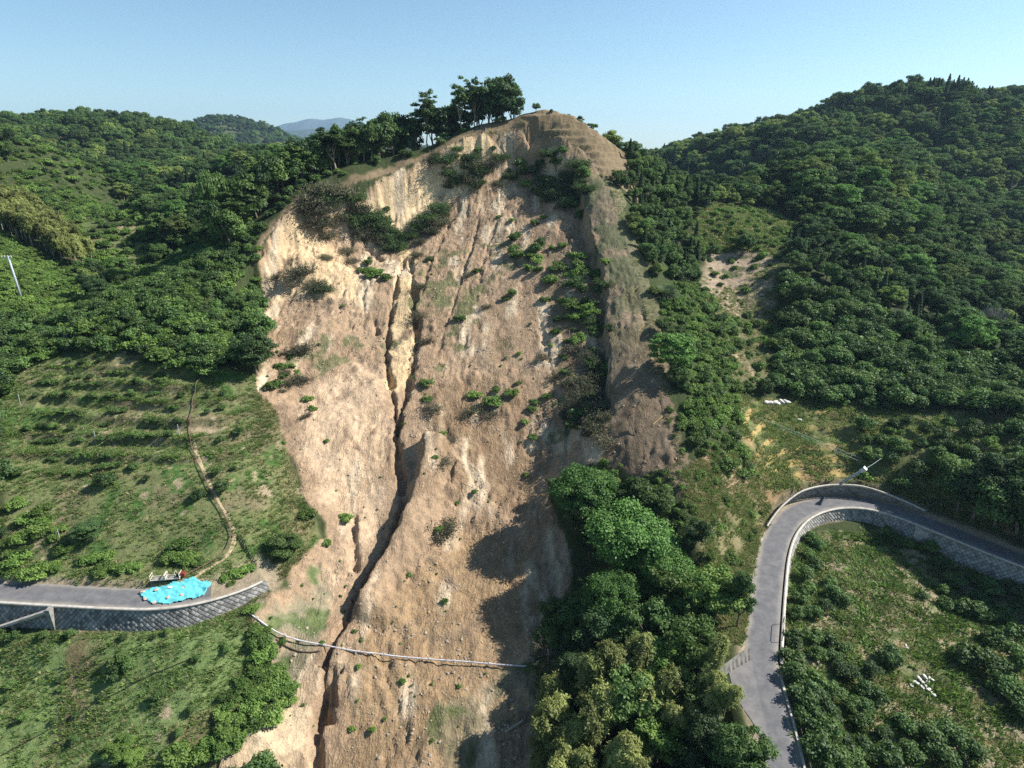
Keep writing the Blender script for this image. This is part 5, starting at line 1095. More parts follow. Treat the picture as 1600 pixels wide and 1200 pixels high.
# ---------------------------------------------------------------- growth on the landslide
slb = [  # px, py, kind, variant, scale
    (586, 430, 'mound', 0, 1.1), (602, 436, 'mound', 1, .8), (568, 425, 'mound', 2, .8), (575, 412, 'mound', 1, .7),
    (835, 395, 'citrus', 0, 1.3), (845, 385, 'citrus', 1, 1.1), (812, 400, 'mound', 0, .8), (800, 462, 'citrus', 2, .9), (790, 468, 'mound', 1, .5), (865, 425, 'citrus', 2, .9), (862, 440, 'mound', 0, .9), (905, 405, 'mound', 1, 1.1), (925, 430, 'mound', 2, 1.1), (900, 445, 'citrus', 0, 1.1), (935, 460, 'citrus', 2, 1.1), (925, 490, 'mound', 2, .9), (890, 475, 'mound', 1, .9), (870, 520, 'mound', 0, .6), (880, 560, 'mound', 1, .5), (925, 515, 'mound', 2, .6), (850, 470, 'mound', 1, .6), (880, 385, 'mound', 2, .6), (885, 500, 'citrus', 1, .8), (945, 410, 'mound', 0, .6),
    (780, 250, 'brush', 1, 1.2), (812, 262, 'citrus', 0, 1.5), (830, 272, 'brush', 1, 1.7), (852, 285, 'brush', 1, 1.4), (800, 285, 'citrus', 1, 1.2), (822, 290, 'mound', 0, .9), (870, 262, 'citrus', 2, 1.6), (890, 280, 'brush', 1, 1.6), (860, 245, 'brush', 1, 1.4), (880, 240, 'citrus', 0, 1.1), (905, 262, 'brush', 1, 1.4), (900, 300, 'brush', 1, 1.5), (870, 300, 'citrus', 1, 1.3), (845, 262, 'citrus', 2, 1.3), (905, 285, 'citrus', 2, 1.2), (918, 300, 'brush', 1, 1.1), (888, 318, 'mound', 1, .6), (840, 300, 'brush', 1, 1.0), (770, 235, 'citrus', 0, .7), (855, 315, 'brush', 1, .9),
    (695, 255, 'brush', 1, 1.5), (700, 275, 'brush', 1, 1.1), (735, 250, 'brush', 1, 1.3), (740, 265, 'brush', 0, 1.6), (735, 285, 'brush', 0, 1.5), (748, 240, 'citrus', 1, .9), (762, 262, 'brush', 0, 1.0), (780, 290, 'brush', 0, .9), (715, 235, 'brush', 1, .8),
    (505, 305, 'brush', 0, 1.9), (530, 305, 'brush', 0, 2.0), (550, 315, 'brush', 1, 1.6), (490, 335, 'brush', 0, 1.9), (500, 355, 'brush', 0, 1.8), (488, 318, 'brush', 2, 1.6), (512, 370, 'brush', 0, 1.3), (560, 335, 'brush', 0, 1.5), (578, 345, 'brush', 1, 1.8), (592, 358, 'brush', 1, 1.7), (605, 375, 'brush', 1, 1.3), (618, 385, 'brush', 1, 1.1), (572, 372, 'brush', 2, 1.1), (605, 330, 'citrus', 1, .7), (640, 372, 'brush', 1, 1.2), (655, 358, 'brush', 1, 1.3), (670, 345, 'brush', 1, 1.4), (688, 330, 'brush', 1, 1.5), (690, 350, 'brush', 0, 1.4), (672, 365, 'brush', 0, 1.0), (655, 380, 'brush', 0, .8), (540, 345, 'brush', 2, 1.1),
    (468, 430, 'brush', 0, 1.5), (462, 445, 'brush', 2, 1.3), (495, 450, 'brush', 0, 1.2), (505, 455, 'brush', 1, 1.0), (510, 405, 'brush', 0, .8), (545, 395, 'brush', 0, .9), (552, 410, 'brush', 2, .9), (430, 435, 'brush', 2, 1.0),
    (440, 575, 'mound', 0, .6), (430, 605, 'mound', 1, .9), (470, 550, 'brush', 0, 1.1), (455, 600, 'brush', 2, 1.0), (480, 625, 'mound', 2, .5), (475, 595, 'brush', 2, .8),
    (665, 600, 'mound', 1, .7), (668, 625, 'mound', 0, .5), (678, 640, 'brush', 2, 1.0), (740, 620, 'mound', 2, .7), (770, 630, 'mound', 0, .9), (775, 610, 'mound', 1, .5), (800, 615, 'mound', 2, .7), (835, 630, 'mound', 0, .5), (830, 640, 'mound', 1, .5), (855, 620, 'mound', 2, .5), (810, 600, 'mound', 1, .4), (832, 684, 'mound', 2, .45), (820, 660, 'mound', 0, .4), (735, 645, 'brush', 2, 1.1), (765, 650, 'brush', 2, .9), (692, 678, 'mound', 0, .4), (705, 690, 'brush', 2, .7),
    (695, 832, 'brush', 0, 1.1), (685, 828, 'mound', 1, .4), (652, 400, 'brush', 0, .8), (670, 405, 'mound', 2, .5), (745, 425, 'mound', 0, .6), (730, 432, 'brush', 2, .7), (720, 500, 'mound', 1, .7), (760, 480, 'brush', 2, .6), (665, 535, 'brush', 2, .8), (655, 495, 'brush', 2, 1.0), (655, 450, 'brush', 0, .8), (800, 345, 'mound', 1, .5), (835, 350, 'mound', 0, .7), (850, 340, 'mound', 2, .5), (780, 340, 'mound', 1, .5), (690, 725, 'brush', 2, .9), (680, 715, 'mound', 0, .3), (900, 655, 'citrus', 2, 1.2), (892, 670, 'citrus', 0, 1.1), (915, 620, 'brush', 0, 1.4), (935, 640, 'brush', 0, 1.3), (900, 600, 'brush', 0, 1.1), (930, 600, 'brush', 2, 1.2), (925, 560, 'brush', 0, 1.1), (895, 545, 'brush', 2, 1.1), (865, 590, 'brush', 2, .8), (930, 670, 'brush', 0, 1.2), (945, 690, 'brush', 2, 1.2), (850, 560, 'brush', 2, .8)]
zone_of = lambda px, py: ('under the top scarp' if py < 400 and px < 720 else 'below the summit cliff' if py < 330 else 'on the right side of the slide' if px > 780 and py < 700 else 'on the left part of the slide' if px < 560 else 'in the middle of the slide' if py < 700 else 'on the lower slide')
BL = {'brush0': ('withered_brush', 'grey brown withered uprooted brush', 'dead brush'), 'brush1': ('uprooted_tree', 'dark green uprooted tree lying', 'fallen tree'), 'brush2': ('withered_brush', 'thin leafless brush', 'dead brush'), 'mound': ('shrub', 'bright green shrub', 'shrub'), 'citrus': ('shrub', 'dark green bushy shrub', 'shrub')}
for px, py, kd, vi, sc_ in slb:
    q = at_px(px, py)
    if q is None: continue
    nm, ds, ct = BL[kd + str(vi) if kd == 'brush' else kd]; lab = ds + ' ' + zone_of(px, py)
    LQ.append((plant(kd, vi, nm, lab, ct, q[0], q[1], sc_ * (1.25 if kd != 'citrus' else 1.1), None, z=zat(*q) - .1), ds.replace(' lying', ''), px, py, sc_))
def slide_fill(s, n, kinds, lo_, hi_, seed):
    P = W(pl(s), Z1); lo, hi = P.min(0), P.max(0); r = rng(seed); k = 0; t = 0
    while k < n and t < 3000:
        t += 1; x, y = lo + (hi - lo) * r.random(2)
        if not inpoly(np.array([x]), np.array([y]), P)[0]: continue
        kd, vi = kinds[int(r.integers(0, len(kinds)))]; z = zat(x, y); px, py, _ = project(np.array([x]), np.array([y]), np.array([z])); s_ = lo_ + (hi_ - lo_) * r.random() ** 1.5
        nm, ds, ct = BL[kd + str(vi) if kd == 'brush' else kd]; o = plant(kd, vi, nm, 'x', ct, x, y, s_, None, z=z - .1); o.rotation_euler[0] = .35; LQ.append((o, ds.replace(' lying', ''), px[0], py[0], s_)); k += 1
slide_fill("775 235,850 245,900 245,918 285,915 320,880 325,830 300,790 290", 36, [('brush', 1), ('citrus', 0), ('citrus', 1), ('brush', 1)], .9, 1.9, 1)
slide_fill("870 400,940 400,950 500,955 560,930 600,870 540,862 470", 40, [('citrus', 0), ('mound', 0), ('mound', 2), ('brush', 1), ('citrus', 2)], .6, 1.35, 2)
slide_fill("880 560,950 560,958 690,900 690,870 620", 26, [('brush', 0), ('brush', 2), ('mound', 1), ('brush', 0)], .6, 1.3, 3)
slide_fill("800 370,860 375,870 430,820 430,790 400", 10, [('citrus', 1), ('mound', 1), ('mound', 2)], .6, 1.3, 4)
slide_fill("480 305,560 300,610 350,640 380,600 390,545 350,510 375,485 350", 22, [('brush', 0), ('brush', 1), ('brush', 0)], 1.0, 2.0, 5)
slide_fill("645 380,690 320,705 330,690 360,660 385", 8, [('brush', 1), ('brush', 0)], .9, 1.5, 6)
slide_fill("680 240,760 230,765 275,740 300,690 290", 12, [('brush', 1), ('brush', 0)], .8, 1.5, 7)
slide_fill("430 540,500 540,500 640,470 660,440 620", 12, [('brush', 2), ('mound', 0), ('brush', 0)], .4, .9, 8)
# small plants sprinkled on the earth: one shrub each
P = dense(slide_poly, 3, True); k = 0
while k < 130:
    px, py = 400 + 560 * r0.random(), 380 + 780 * r0.random()
    q = at_px(px, py)
    if q is None or not inpoly(np.array([q[0]]), np.array([q[1]]), slide_poly)[0]: continue
    if 480 < px < 620 and 560 < py < 900 and r0.random() < .8: continue
    if 720 < px and 790 < py < 1030: continue
    s_ = .17 + .50 * r0.random() ** 3; LQ.append((plant('shrub', k, 'small_plant', 'x', 'plant', q[0], q[1], s_), 'green plant on bare earth', px, py, s_)); k += 1


# ================================================================ roads, walls and built things
def road_mesh(P, hw, name, lab, z, sh=.5, nx=14):
    P = dense(P, .5); T_ = np.gradient(P, axis=0); T_ /= np.linalg.norm(T_, axis=1, keepdims=True); Nn = np.c_[T_[:, 1], -T_[:, 0]]
    o_ = np.linspace(-hw, hw, nx); co = np.zeros((len(P), nx, 3)); tn = np.zeros((len(P), nx))
    for j, f in enumerate(o_):
        co[:, j, :2] = P + Nn * f; co[:, j, 2] = z - .03 * (f / hw) ** 2; e = (abs(f) / hw); s = co[:, j]
        tn[:, j] = np.clip(sst(.62, 1.0, np.full(len(P), e) + .18 * fbm(s[:, 0] / 2.5, s[:, 1] / 2.5, 3, 7)), 0, 1)
    n1 = len(P); idx = np.arange(n1 * nx).reshape(n1, nx); q = np.stack([idx[:-1, :-1], idx[:-1, 1:], idx[1:, 1:], idx[1:, :-1]], -1).reshape(-1, 4)
    o = obj(name, mesh_np(name, co.reshape(-1, 3), q[:, ::-1], M['road'], tone=tn.ravel())); tag(o, lab, kind='structure'); return o
cutL = px_s(roadL, sL, 332, 917); road_mesh(roadL[sL < cutL], HW, 'road', 'narrow asphalt road on the left ending at the landslide', RZ)
road_mesh(roadR, HW, 'road', 'narrow asphalt road curving round the bend on the right', RZ)
# apron of the junction
jp = np.array(road_line(pl("1138 1046,1168 1036,1192 1030,1200 1080,1218 1165,1195 1165,1178 1130,1160 1105,1146 1080"), RZ)); c = jp.mean(0)
b = MB(); n_j = len(jp); b.add([(c[0], c[1], RZ - .006)] + [(q[0], q[1], RZ - .008) for q in jp], [(0, 1 + (k + 1) % n_j, 1 + k) for k in range(n_j)])
me = b.mesh('road', M['road']); a = me.color_attributes.new('tone', 'FLOAT_COLOR', 'POINT'); a.data.foreach_set('color', [0.05, 0, 0, 1] + [.35, 0, 0, 1] * n_j); tag(obj('road', me), 'wide asphalt apron where the side track leaves the right road', kind='structure')

def side_frames(P, s0, s1, step):
    sa = along(P); s = np.arange(s0, s1, step); px = np.interp(s, sa, P[:, 0]); py = np.interp(s, sa, P[:, 1]); T_ = np.c_[np.gradient(px), np.gradient(py)]; T_ /= np.linalg.norm(T_, axis=1, keepdims=True)
    return s, np.c_[px, py], np.c_[T_[:, 1], -T_[:, 0]]
def block_wall(name, lab, P, s0, s1, hfun, off0, batter, ztop=None, zbase=None, side=1, mat_=None, coping=True, size=.46, parent_lab=None, cat='retaining wall', cop_w=.34):
    """a battered wall of diagonal blocks: every block really stands out of its joints"""
    root = empty(name, (0, 0, 0)); tag(root, lab, cat)
    st_ = .07; s, C_, Nn = side_frames(P, s0, s1, st_); Nn = Nn * side; hmax = float(np.max(hfun(s))); nh = int(hmax / .07) + 2; v = np.linspace(0, 1, nh)
    SS, VV = np.meshgrid(s, v, indexing='ij'); HH = hfun(s)[:, None]; zt = RZ - .02 if ztop is None else ztop
    if zbase is None: Zv = zt - VV * (HH + .25); depth = VV * (HH + .25) * batter; hco = VV * (HH + .25)
    else: Zv = zbase + (1 - VV) * HH + 0; depth = (VV - 1) * HH * batter; hco = VV * HH
    a_, b_ = (SS + hco) / (size * 1.414), (SS - hco) / (size * 1.414); row = np.floor(a_); b2 = b_ + .0 * row
    fa_, fb2 = a_ - np.floor(a_), b2 - np.floor(b2); id_ = _h(np.floor(a_), np.floor(b2), 3); edge = np.minimum(np.minimum(fa_, 1 - fa_), np.minimum(fb2, 1 - fb2))
    edge2 = np.minimum(fb2, 1 - fb2); e = np.where(True, edge, edge2)
    out_ = sst(0, .16, e) * .07 + (id_ - .5) * .04 + (fa_ - .5) * .06
    offs = off0 + depth + out_
    co = np.stack([C_[:, 0][:, None] + Nn[:, 0][:, None] * offs, C_[:, 1][:, None] + Nn[:, 1][:, None] * offs, Zv], -1)
    n1, n2 = SS.shape; idx = np.arange(n1 * n2).reshape(n1, n2); q = np.stack([idx[:-1, :-1], idx[:-1, 1:], idx[1:, 1:], idx[1:, :-1]], -1).reshape(-1, 4)
    tone = np.stack([id_, 1 - sst(0, .09, e), 0 * id_], -1)
    obj('block_face', mesh_np('block_face', co.reshape(-1, 3), q, mat_, tone=tone.reshape(-1, 3)), root)
    if coping:
        s, C_, Nn = side_frames(P, s0, s1, .6); Nn = Nn * side; pr = []
        top = (RZ + .14) * np.ones(len(s)) if zbase is None else zbase + hfun(s) + .06
        o0 = off0 - .14 if zbase is None else off0 - hfun(s) * batter - .25; o0 = o0 * np.ones(len(s))
        prof = [(0, -.3), (0, 0), (cop_w, 0), (cop_w, -.22)]
        co = np.zeros((len(s), 4, 3))
        for j, (do, dz) in enumerate(prof): co[:, j, :2] = C_ + Nn * (o0 + do)[:, None]; co[:, j, 2] = top + dz
        idx = np.arange(len(s) * 4).reshape(-1, 4); q = np.concatenate([np.stack([idx[:-1, j], idx[:-1, (j + 1) % 4], idx[1:, (j + 1) % 4], idx[1:, j]], -1) for j in range(4)])
        m = mesh_np('coping', co.reshape(-1, 3), q, M['conc']); obj('coping', m, root)
    return root
wL = block_wall('retaining_wall', 'long dark mossy block wall holding up the left road', roadL, 0.0, sL[-1] - .2, wallh_L, HW + .30, .3, mat_=M['wall'], size=.42)
wR = block_wall('retaining_wall', 'curved grey block wall below the inner side of the right road', roadR, S_LOW[0], S_LOW[1] - 1, wallh_R, HW + .30, .3, mat_=M['wall2'], size=.42)
wU = block_wall('retaining_wall', 'pale fan-shaped block wall above the outside of the road bend', roadR, S_UP[0], S_UP[1], walluh, HW + .42, .32, zbase=RZ - .05, side=-1, mat_=M['wall2'], size=.36, cop_w=.2)
# low kerb on the right side of the road below the junction
s0k, s1k = px_s(roadR, sRr, 1240, 1290), px_s(roadR, sRr, 1192, 1035)
def strip_along(b, P, s0, s1, o0, o1, z0, z1, step=.8):
    s, C_, Nn = side_frames(P, s0, s1, step); v = []
    for k in range(len(s)):
        for (o, z) in ((o0, z0), (o0, z1), (o1, z1), (o1, z0)): p = C_[k] + Nn[k] * o; v.append((p[0], p[1], z))
    f = [(4 * k + j, 4 * k + (j + 1) % 4, 4 * k + 4 + (j + 1) % 4, 4 * k + 4 + j) for k in range(len(s) - 1) for j in range(4)]; f += [(0, 1, 2, 3), tuple(4 * len(s) - 4 + j for j in (3, 2, 1, 0))]; b.add(v, f)
b = MB(); strip_along(b, roadR, s0k + .3, s1k - 1.2, HW + .02, HW + .24, RZ - .3, RZ + .15); tag(b.build('road_kerb', M['conc']), 'thin pale concrete kerb beside the road at the bottom right', 'kerb')
b = MB(); strip_along(b, roadR, px_s(roadR, sRr, 1196, 950), px_s(roadR, sRr, 1212, 845), -HW - .28, -HW - .04, RZ - .3, RZ + .10); tag(b.build('road_kerb', M['conc']), 'broken pale kerb along the left edge of the right road', 'kerb')
# guard fence at the bottom right kerb: posts and a rail
root = empty('guard_rail', (0, 0, 0)); tag(root, 'low dark guard rail outside the kerb at the bottom right', 'guard rail')
s, C_, Nn = side_frames(roadR, s0k + 1, s1k - 2, 2.0); pp = [(C_[k][0] + Nn[k][0] * (HW + .55), C_[k][1] + Nn[k][1] * (HW + .55)) for k in range(len(s))]
b = MB(); b.tube([(x, y, RZ + .45) for x, y in pp], .03, 5); b.build('rail', M['rail'], root)
for x, y in pp: b = MB(); b.tube([(x, y, RZ - .8), (x, y, RZ + .48)], .035, 6); b.build('post', M['rail'], root)
# arch handrail on the coping
s_h = px_s(roadR, sRr, 1205, 985); s, C_, Nn = side_frames(roadR, s_h - 1.3, s_h + 1.8, 1.5); P3 = [(C_[k][0] + Nn[k][0] * (HW + .3), C_[k][1] + Nn[k][1] * (HW + .3)) for k in (0, min(2, len(s) - 1))]
b = MB(); (x0, y0), (x1, y1) = P3; b.tube([(x0, y0, RZ + .1), (x0, y0, RZ + 1.0), (x0 + (x1 - x0) * .1, y0 + (y1 - y0) * .1, RZ + 1.15), (x0 + (x1 - x0) * .9, y0 + (y1 - y0) * .9, RZ + 1.15), (x1, y1, RZ + 1.0), (x1, y1, RZ + .1)], .035, 6)
tag(b.build('handrail', M['dark_metal'], None, True), 'arched dark handrail standing on the inner road wall', 'handrail')
# concrete stair side wall with pillar on the left
q0 = at(82, 944, 57.6); root = empty('stair_wall', (0, 0, 0)); tag(root, 'sloping concrete stair wall with a square pillar against the left block wall', 'stair wall')
px0, py0 = q0[0], 57.55; b = MB(); b.box((px0, py0 - .55, RZ - 1.35), (.5, .85, 2.95)); b.build('pillar', M['concd'], root)
sl = MB(); L_ = 7.2; x0, z0, x1, z1 = px0 - .26, RZ - .02, px0 - L_, RZ - 2.6; yy = py0 - .75
v = [(x0, yy - .22, z0), (x0, yy + .22, z0), (x1, yy + .22, z1), (x1, yy - .22, z1), (x0, yy - .22, z0 - .32), (x0, yy + .22, z0 - .32), (x1, yy + .22, z1 - .32), (x1, yy - .22, z1 - .32)]
sl.add(v, [(0, 3, 2, 1), (4, 5, 6, 7), (0, 1, 5, 4), (3, 7, 6, 2), (0, 4, 7, 3), (1, 2, 6, 5)]); sl.build('sloping_beam', M['conc'], root)
for k in range(9):
    b = MB(); f = (k + .5) / 9; b.box((x0 + (x1 - x0) * f, py0 - .35, z0 + (z1 - z0) * f - .55), (L_ / 9 + .03, .55, .5)); b.build('step', M['concd'], root)
b = MB(); b.box((px0 - 4.7, yy + .02, RZ - 2.55), (.35, .4, 1.4)); b.build('post', M['concd'], root)
# sloping concrete coping leaving the right wall
p1 = at(1431, 823, 73.7); p2 = at(1496, 866, 70.6); P_ = [Vector((p1[0], p1[1], RZ + .05)), Vector((p2[0], p2[1], 7.4))]
root = empty('ramp_wall', (0, 0, 0)); tag(root, 'pale sunlit concrete ramp wall dropping from the right road', 'ramp wall')
d = (P_[1] - P_[0]); nrm_ = Vector((d.y, -d.x, 0)).normalized() * .22; v = [];
for p in P_:
    for o_, dz in ((nrm_, 0), (-nrm_, 0), (-nrm_, -1.6), (nrm_, -1.6)): v.append(p + o_ + Vector((0, 0, dz)))
b = MB(); b.add(v, [(0, 1, 5, 4), (1, 2, 6, 5), (2, 3, 7, 6), (3, 0, 4, 7), (0, 3, 2, 1), (4, 5, 6, 7)]); b.build('wall', M['conc'], root)
# small stained wall left of the junction
g1, g2 = cast(1128, 1052, Z1), cast(1173, 1018, Z1); p1 = road_line(pl("1124 1060,1124 1060"), RZ)[0]; p2 = road_line(pl("1172 1032,1172 1032"), RZ)[0]
root = empty('junction_wall', (0, 0, 0)); tag(root, 'short stained concrete wall beside the junction apron', 'retaining wall')
d = Vector((p2[0] - p1[0], p2[1] - p1[1], 0)); nn = Vector((-d.y, d.x, 0)).normalized(); v = []; K = 26; ng = 8
for k in range(K):
    for j in range(ng):
        f, h = k / (K - 1), j / (ng - 1); p = Vector((p1[0], p1[1], 0)) + d * f + nn * (h * .35 + .10 * math.sin(k * 1.9) * (1 - h) * .5); v.append((p.x, p.y, RZ - .1 + h * (.9 + .7 * f)))
b = MB(); b.add(v, [(k * ng + j, (k + 1) * ng + j, (k + 1) * ng + j + 1, k * ng + j + 1) for k in range(K - 1) for j in range(ng - 1)]); b.build('face', M['concd'], root)
b = MB(); a_ = Vector(v[ng - 1]); c_ = Vector(v[-1]); b.tube([a_, c_], .09, 5); b.build('coping', M['concd'], root)

# ---------------------------------------------------------------- blue tarpaulin over the broken road end, sandbags on it
tp = road_line(pl("219 925,262 916,326 906,331 919,312 934,272 943,233 944,222 934"), RZ + .12)
tpoly = smooth(np.vstack([tp, tp[:1]]), 1); lo, hi = tpoly.min(0), tpoly.max(0); gx, gy = np.meshgrid(np.arange(lo[0], hi[0], .11), np.arange(lo[1], hi[1], .11))
ins = inpoly(gx + .45 * fbm(gx / .8, gy / .8, 4, 3), gy + .40 * fbm(gx / .8 + 5, gy / .8, 3, 4), tpoly); zg = np.maximum(zbil(Z1, gx, gy) + .10, RZ + .05)
fold = np.abs(fbm((gx + gy * .5) / 1.7, gy / .9, 3, 12)); zg = zg + .26 * fold + .12 * (1 - np.abs(fbm((gx * .4 + gy) / .6, gx / 1.4, 3, 13)) * 2) + .16 * sst(0, 1.5, gy - (lo[1] + 1.2)) 
idx = np.arange(gx.size).reshape(gx.shape); cm = ins[:-1, :-1] & ins[1:, 1:] & ins[:-1, 1:] & ins[1:, :-1]; q = np.stack([idx[:-1, :-1], idx[:-1, 1:], idx[1:, 1:], idx[1:, :-1]], -1)[cm]
u_, inv = np.unique(q, return_inverse=True); co = np.c_[gx.ravel(), gy.ravel(), zg.ravel()][u_]
o = obj('tarpaulin', mesh_np('tarpaulin', co, inv.reshape(-1, 4), M['tarp'], smooth_=True)); tag(o, 'crumpled turquoise blue tarpaulin sheet spread over the left road end', 'tarpaulin')
sm = o.modifiers.new('thickness', 'SOLIDIFY'); sm.thickness = .02
def bag_mesh(name, m, seed, L=.62, Wd=.40, H=.2):
    r = rng(seed); u, v = np.meshgrid(np.linspace(0, 2 * np.pi, 15)[:-1], np.linspace(.12, np.pi - .12, 9)); sx, sy, sz = np.cos(u) * np.sin(v), np.sin(u) * np.sin(v), np.cos(v)
    f = lambda a, p: np.sign(a) * np.abs(a) ** p; x, y, z = f(sx, .6) * L / 2, f(sy, .6) * Wd / 2, f(sz, .8) * H / 2; nz = 1 + .16 * (r.random(x.shape) - .5)
    y = y * (1 - .25 * (np.abs(x) / (L / 2)) ** 3); co = np.c_[(x * nz).ravel(), (y * nz).ravel(), (z * nz + H / 2).ravel()]; n1, n2 = x.shape
    fc = [(a * n2 + b, a * n2 + (b + 1) % n2, (a + 1) * n2 + (b + 1) % n2, (a + 1) * n2 + b) for a in range(n1 - 1) for b in range(n2)] + [tuple(range(n2))[::-1], tuple(range((n1 - 1) * n2, n1 * n2))]
    me = D.meshes.new(name); me.from_pydata(co.tolist(), [], fc); me.materials.append(m); me.polygons.foreach_set('use_smooth', np.ones(len(fc), bool)); me.update(); return me
pb = bag_mesh('sandbag', M['pinkbag'], 1,   .5, .36, .1); wb = bag_mesh('sandbag', M['bag'], 2)
for k, (px, py) in enumerate(((244, 921), (262, 931), (283, 927), (286, 916), (240, 938), (226, 933), (222, 923))):
    x, y = road_line([(px, py), (px, py)], RZ + .4)[0]; i = np.argmin((co[:, 0] - x) ** 2 + (co[:, 1] - y) ** 2); o = obj('sandbag', pb, None, (x, y, co[i, 2] - .02)); o.rotation_euler = (0, 0, r0.random() * 3)
    tag(o, 'faded orange sandbag holding down the blue tarpaulin', 'sandbag', 'orange sandbags on the tarpaulin')
x, y = road_line([(265, 918), (265, 918)], RZ + .4)[0]; i = np.argmin((co[:, 0] - x) ** 2 + (co[:, 1] - y) ** 2); o = obj('sandbag', wb, None, (x, y, co[i, 2])); tag(o, 'single white sandbag on the upper edge of the tarpaulin', 'sandbag')
# white bags on the fields
def bags(lst, lab, grp, sc_=1.0):
    for k, (px, py, lift) in enumerate(lst):
        q = cast(px, py, Z1); o = obj('white_bag', wb, None, (q[0], q[1], zat(*q) + lift)); o.scale = (sc_ * (.85 + .3 * r0.random()), sc_, sc_ * 1.1); o.rotation_euler = (r0.normal() * .15, r0.normal() * .15, r0.random() * 3.1); tag(o, (('first', 'second', 'third', 'fourth', 'fifth', 'sixth', 'seventh')[k] + ' from left, ' if 'row at the top' in lab else '') + lab, 'bag', grp)
bags([(1424, 1072, 0), (1428, 1066, 0), (1433, 1070, .1), (1437, 1064, .1), (1441, 1068, .1), (1445, 1062, .12), (1449, 1066, 0), (1452, 1060, 0), (1456, 1063, 0), (1440, 1074, 0), (1446, 1073, 0), (1434, 1063, .3), (1443, 1060, .25)], 'off-white bag in the heap on the dry field inside the bend', 'heap of white bags on the dry field', .8)
bags([(1450, 1078, 0), (1457, 1086, 0)], 'white bag just below the heap on the dry field', 'loose white bags below the heap', 1.1)
bags([(1415, 1009, 0), (1417, 1013, 0)], 'small white bag alone in the middle of the dry field', 'white bags alone on the dry field', .6)
bags([(1197, 630, 0), (1202, 631, .05), (1211, 630, 0), (1215, 632, 0), (1221, 629, 0), (1227, 629, .05), (1230, 630, 0)], 'large white sack in the row at the top of the right terraces', 'white sacks above the right terraces', 1.9)
bags([(1249, 657, 0)], 'single white sack below the row on the right terraces', None, 1.4)
bags([(368, 362, .6), (373, 357, .8), (376, 355, .8)], 'white plastic sack among the trees left of the scarp', 'white sacks left of the scarp', 1.9)
# ---------------------------------------------------------------- pipes, hose, monorail, poles
def ground_line(s, lift, Zg=None, step=1.0):
    P = smooth(np.array([cast(a, b_, Z1) for a, b_ in pl(s)]), 2); P = dense(P, step); return [(x, y, zat(x, y) + lift) for x, y in P]
P = smooth(np.array([cast(a, b_, Z1) for a, b_ in pl("392 962,415 980,440 997,470 1006,510 1015,560 1021,640 1030,720 1038,770 1042,822 1045")]), 2); P = dense(P, 1.5)
zp = np.array([zat(x, y) for x, y in P]); ker = np.hanning(17)[1:-1]; ker /= ker.sum(); zs = np.convolve(np.pad(zp, 7, 'edge'), ker, 'valid') + .45
b = MB(); b.tube([(P[k][0], P[k][1], zs[k]) for k in range(len(P))], .085, 8); root = b.build('water_pipe', M['pipe'], None, True); tag(root, 'long pale pipe lying across the lower landslide', 'pipe')
for k in range(3, len(P) - 2, 7):
    b = MB(); b.tube([(P[k][0], P[k][1], zs[k]), (P[k][0] + .25, P[k][1] + .03, zs[k] + .005)], .165, 8); b.build('joint', M['conc'], root)
P = ground_line("-40 1205,0 1182,60 1150,120 1115,170 1090,203 1072,236 1056,275 1040,312 1025", .10); b = MB(); b.tube(P, .05, 5); tag(b.build('hose', M['hose'], None, True), 'black hose running diagonally over the lower left field', 'hose')
P = ground_line("432 1000,450 1012,470 1020,500 1018", .12); b = MB(); b.tube(P, .09, 5); tag(b.build('old_pipe', M['rail'], None, True), 'dark rusty pipe hanging below the pale pipe at the gully', 'pipe')
for s_, lab, r_ in (("688 398,700 440,668 560,655 620", 'thin white hose', .03),): pass
mono = "318 592,306 600,301 630,298 665,297 690,304 712,318 745,333 778,348 802,360 825,362 842,352 864,332 880,308 893,289 903"
P = ground_line(mono, .38, step=.8); root = empty('monorail_track', (0, 0, 0)); tag(root, 'thin dark monorail track climbing through the terraced orchard', 'monorail track')
b = MB(); b.tube(P, .06, 5); b.build('rail', M['rail'], root)
for k in range(0, len(P), 3):
    b = MB(); x, y, z = P[k]; b.tube([(x, y, z - .75), (x, y, z)], .03, 5); b.build('post', M['rail'], root)
# pale trodden path beside the track
PP = smooth(np.array([cast(a + 5, b_ + 2, Z1) for a, b_ in pl("298 690,304 712,318 745,333 778,348 802,360 825,362 842,352 864,332 880,308 893,289 908")]), 2); PP = dense(PP, .4)
T_ = np.gradient(PP, axis=0); T_ /= np.linalg.norm(T_, axis=1, keepdims=True); Nn = np.c_[T_[:, 1], -T_[:, 0]]; wd = .28 + .25 * np.abs(fbm(PP[:, 0] / 1.5, PP[:, 1] / 1.5, 3, 4)); co = []
for f in (-1, -.3, .3, 1):
    q = PP + Nn * (wd * f)[:, None]; co.append(np.c_[q, zbil(Z1, q[:, 0], q[:, 1]) + (.03 if abs(f) < .5 else -.02)])
co = np.stack(co, 1); idx = np.arange(len(PP) * 4).reshape(-1, 4); q = np.stack([idx[:-1, :-1], idx[:-1, 1:], idx[1:, 1:], idx[1:, :-1]], -1).reshape(-1, 4)
tag(obj('path', mesh_np('path', co.reshape(-1, 3), q[:, ::-1], plain('trodden_earth', (.42, .32, .20), var=.3), smooth_=True)), 'pale trodden earth path beside the monorail track', kind='structure')
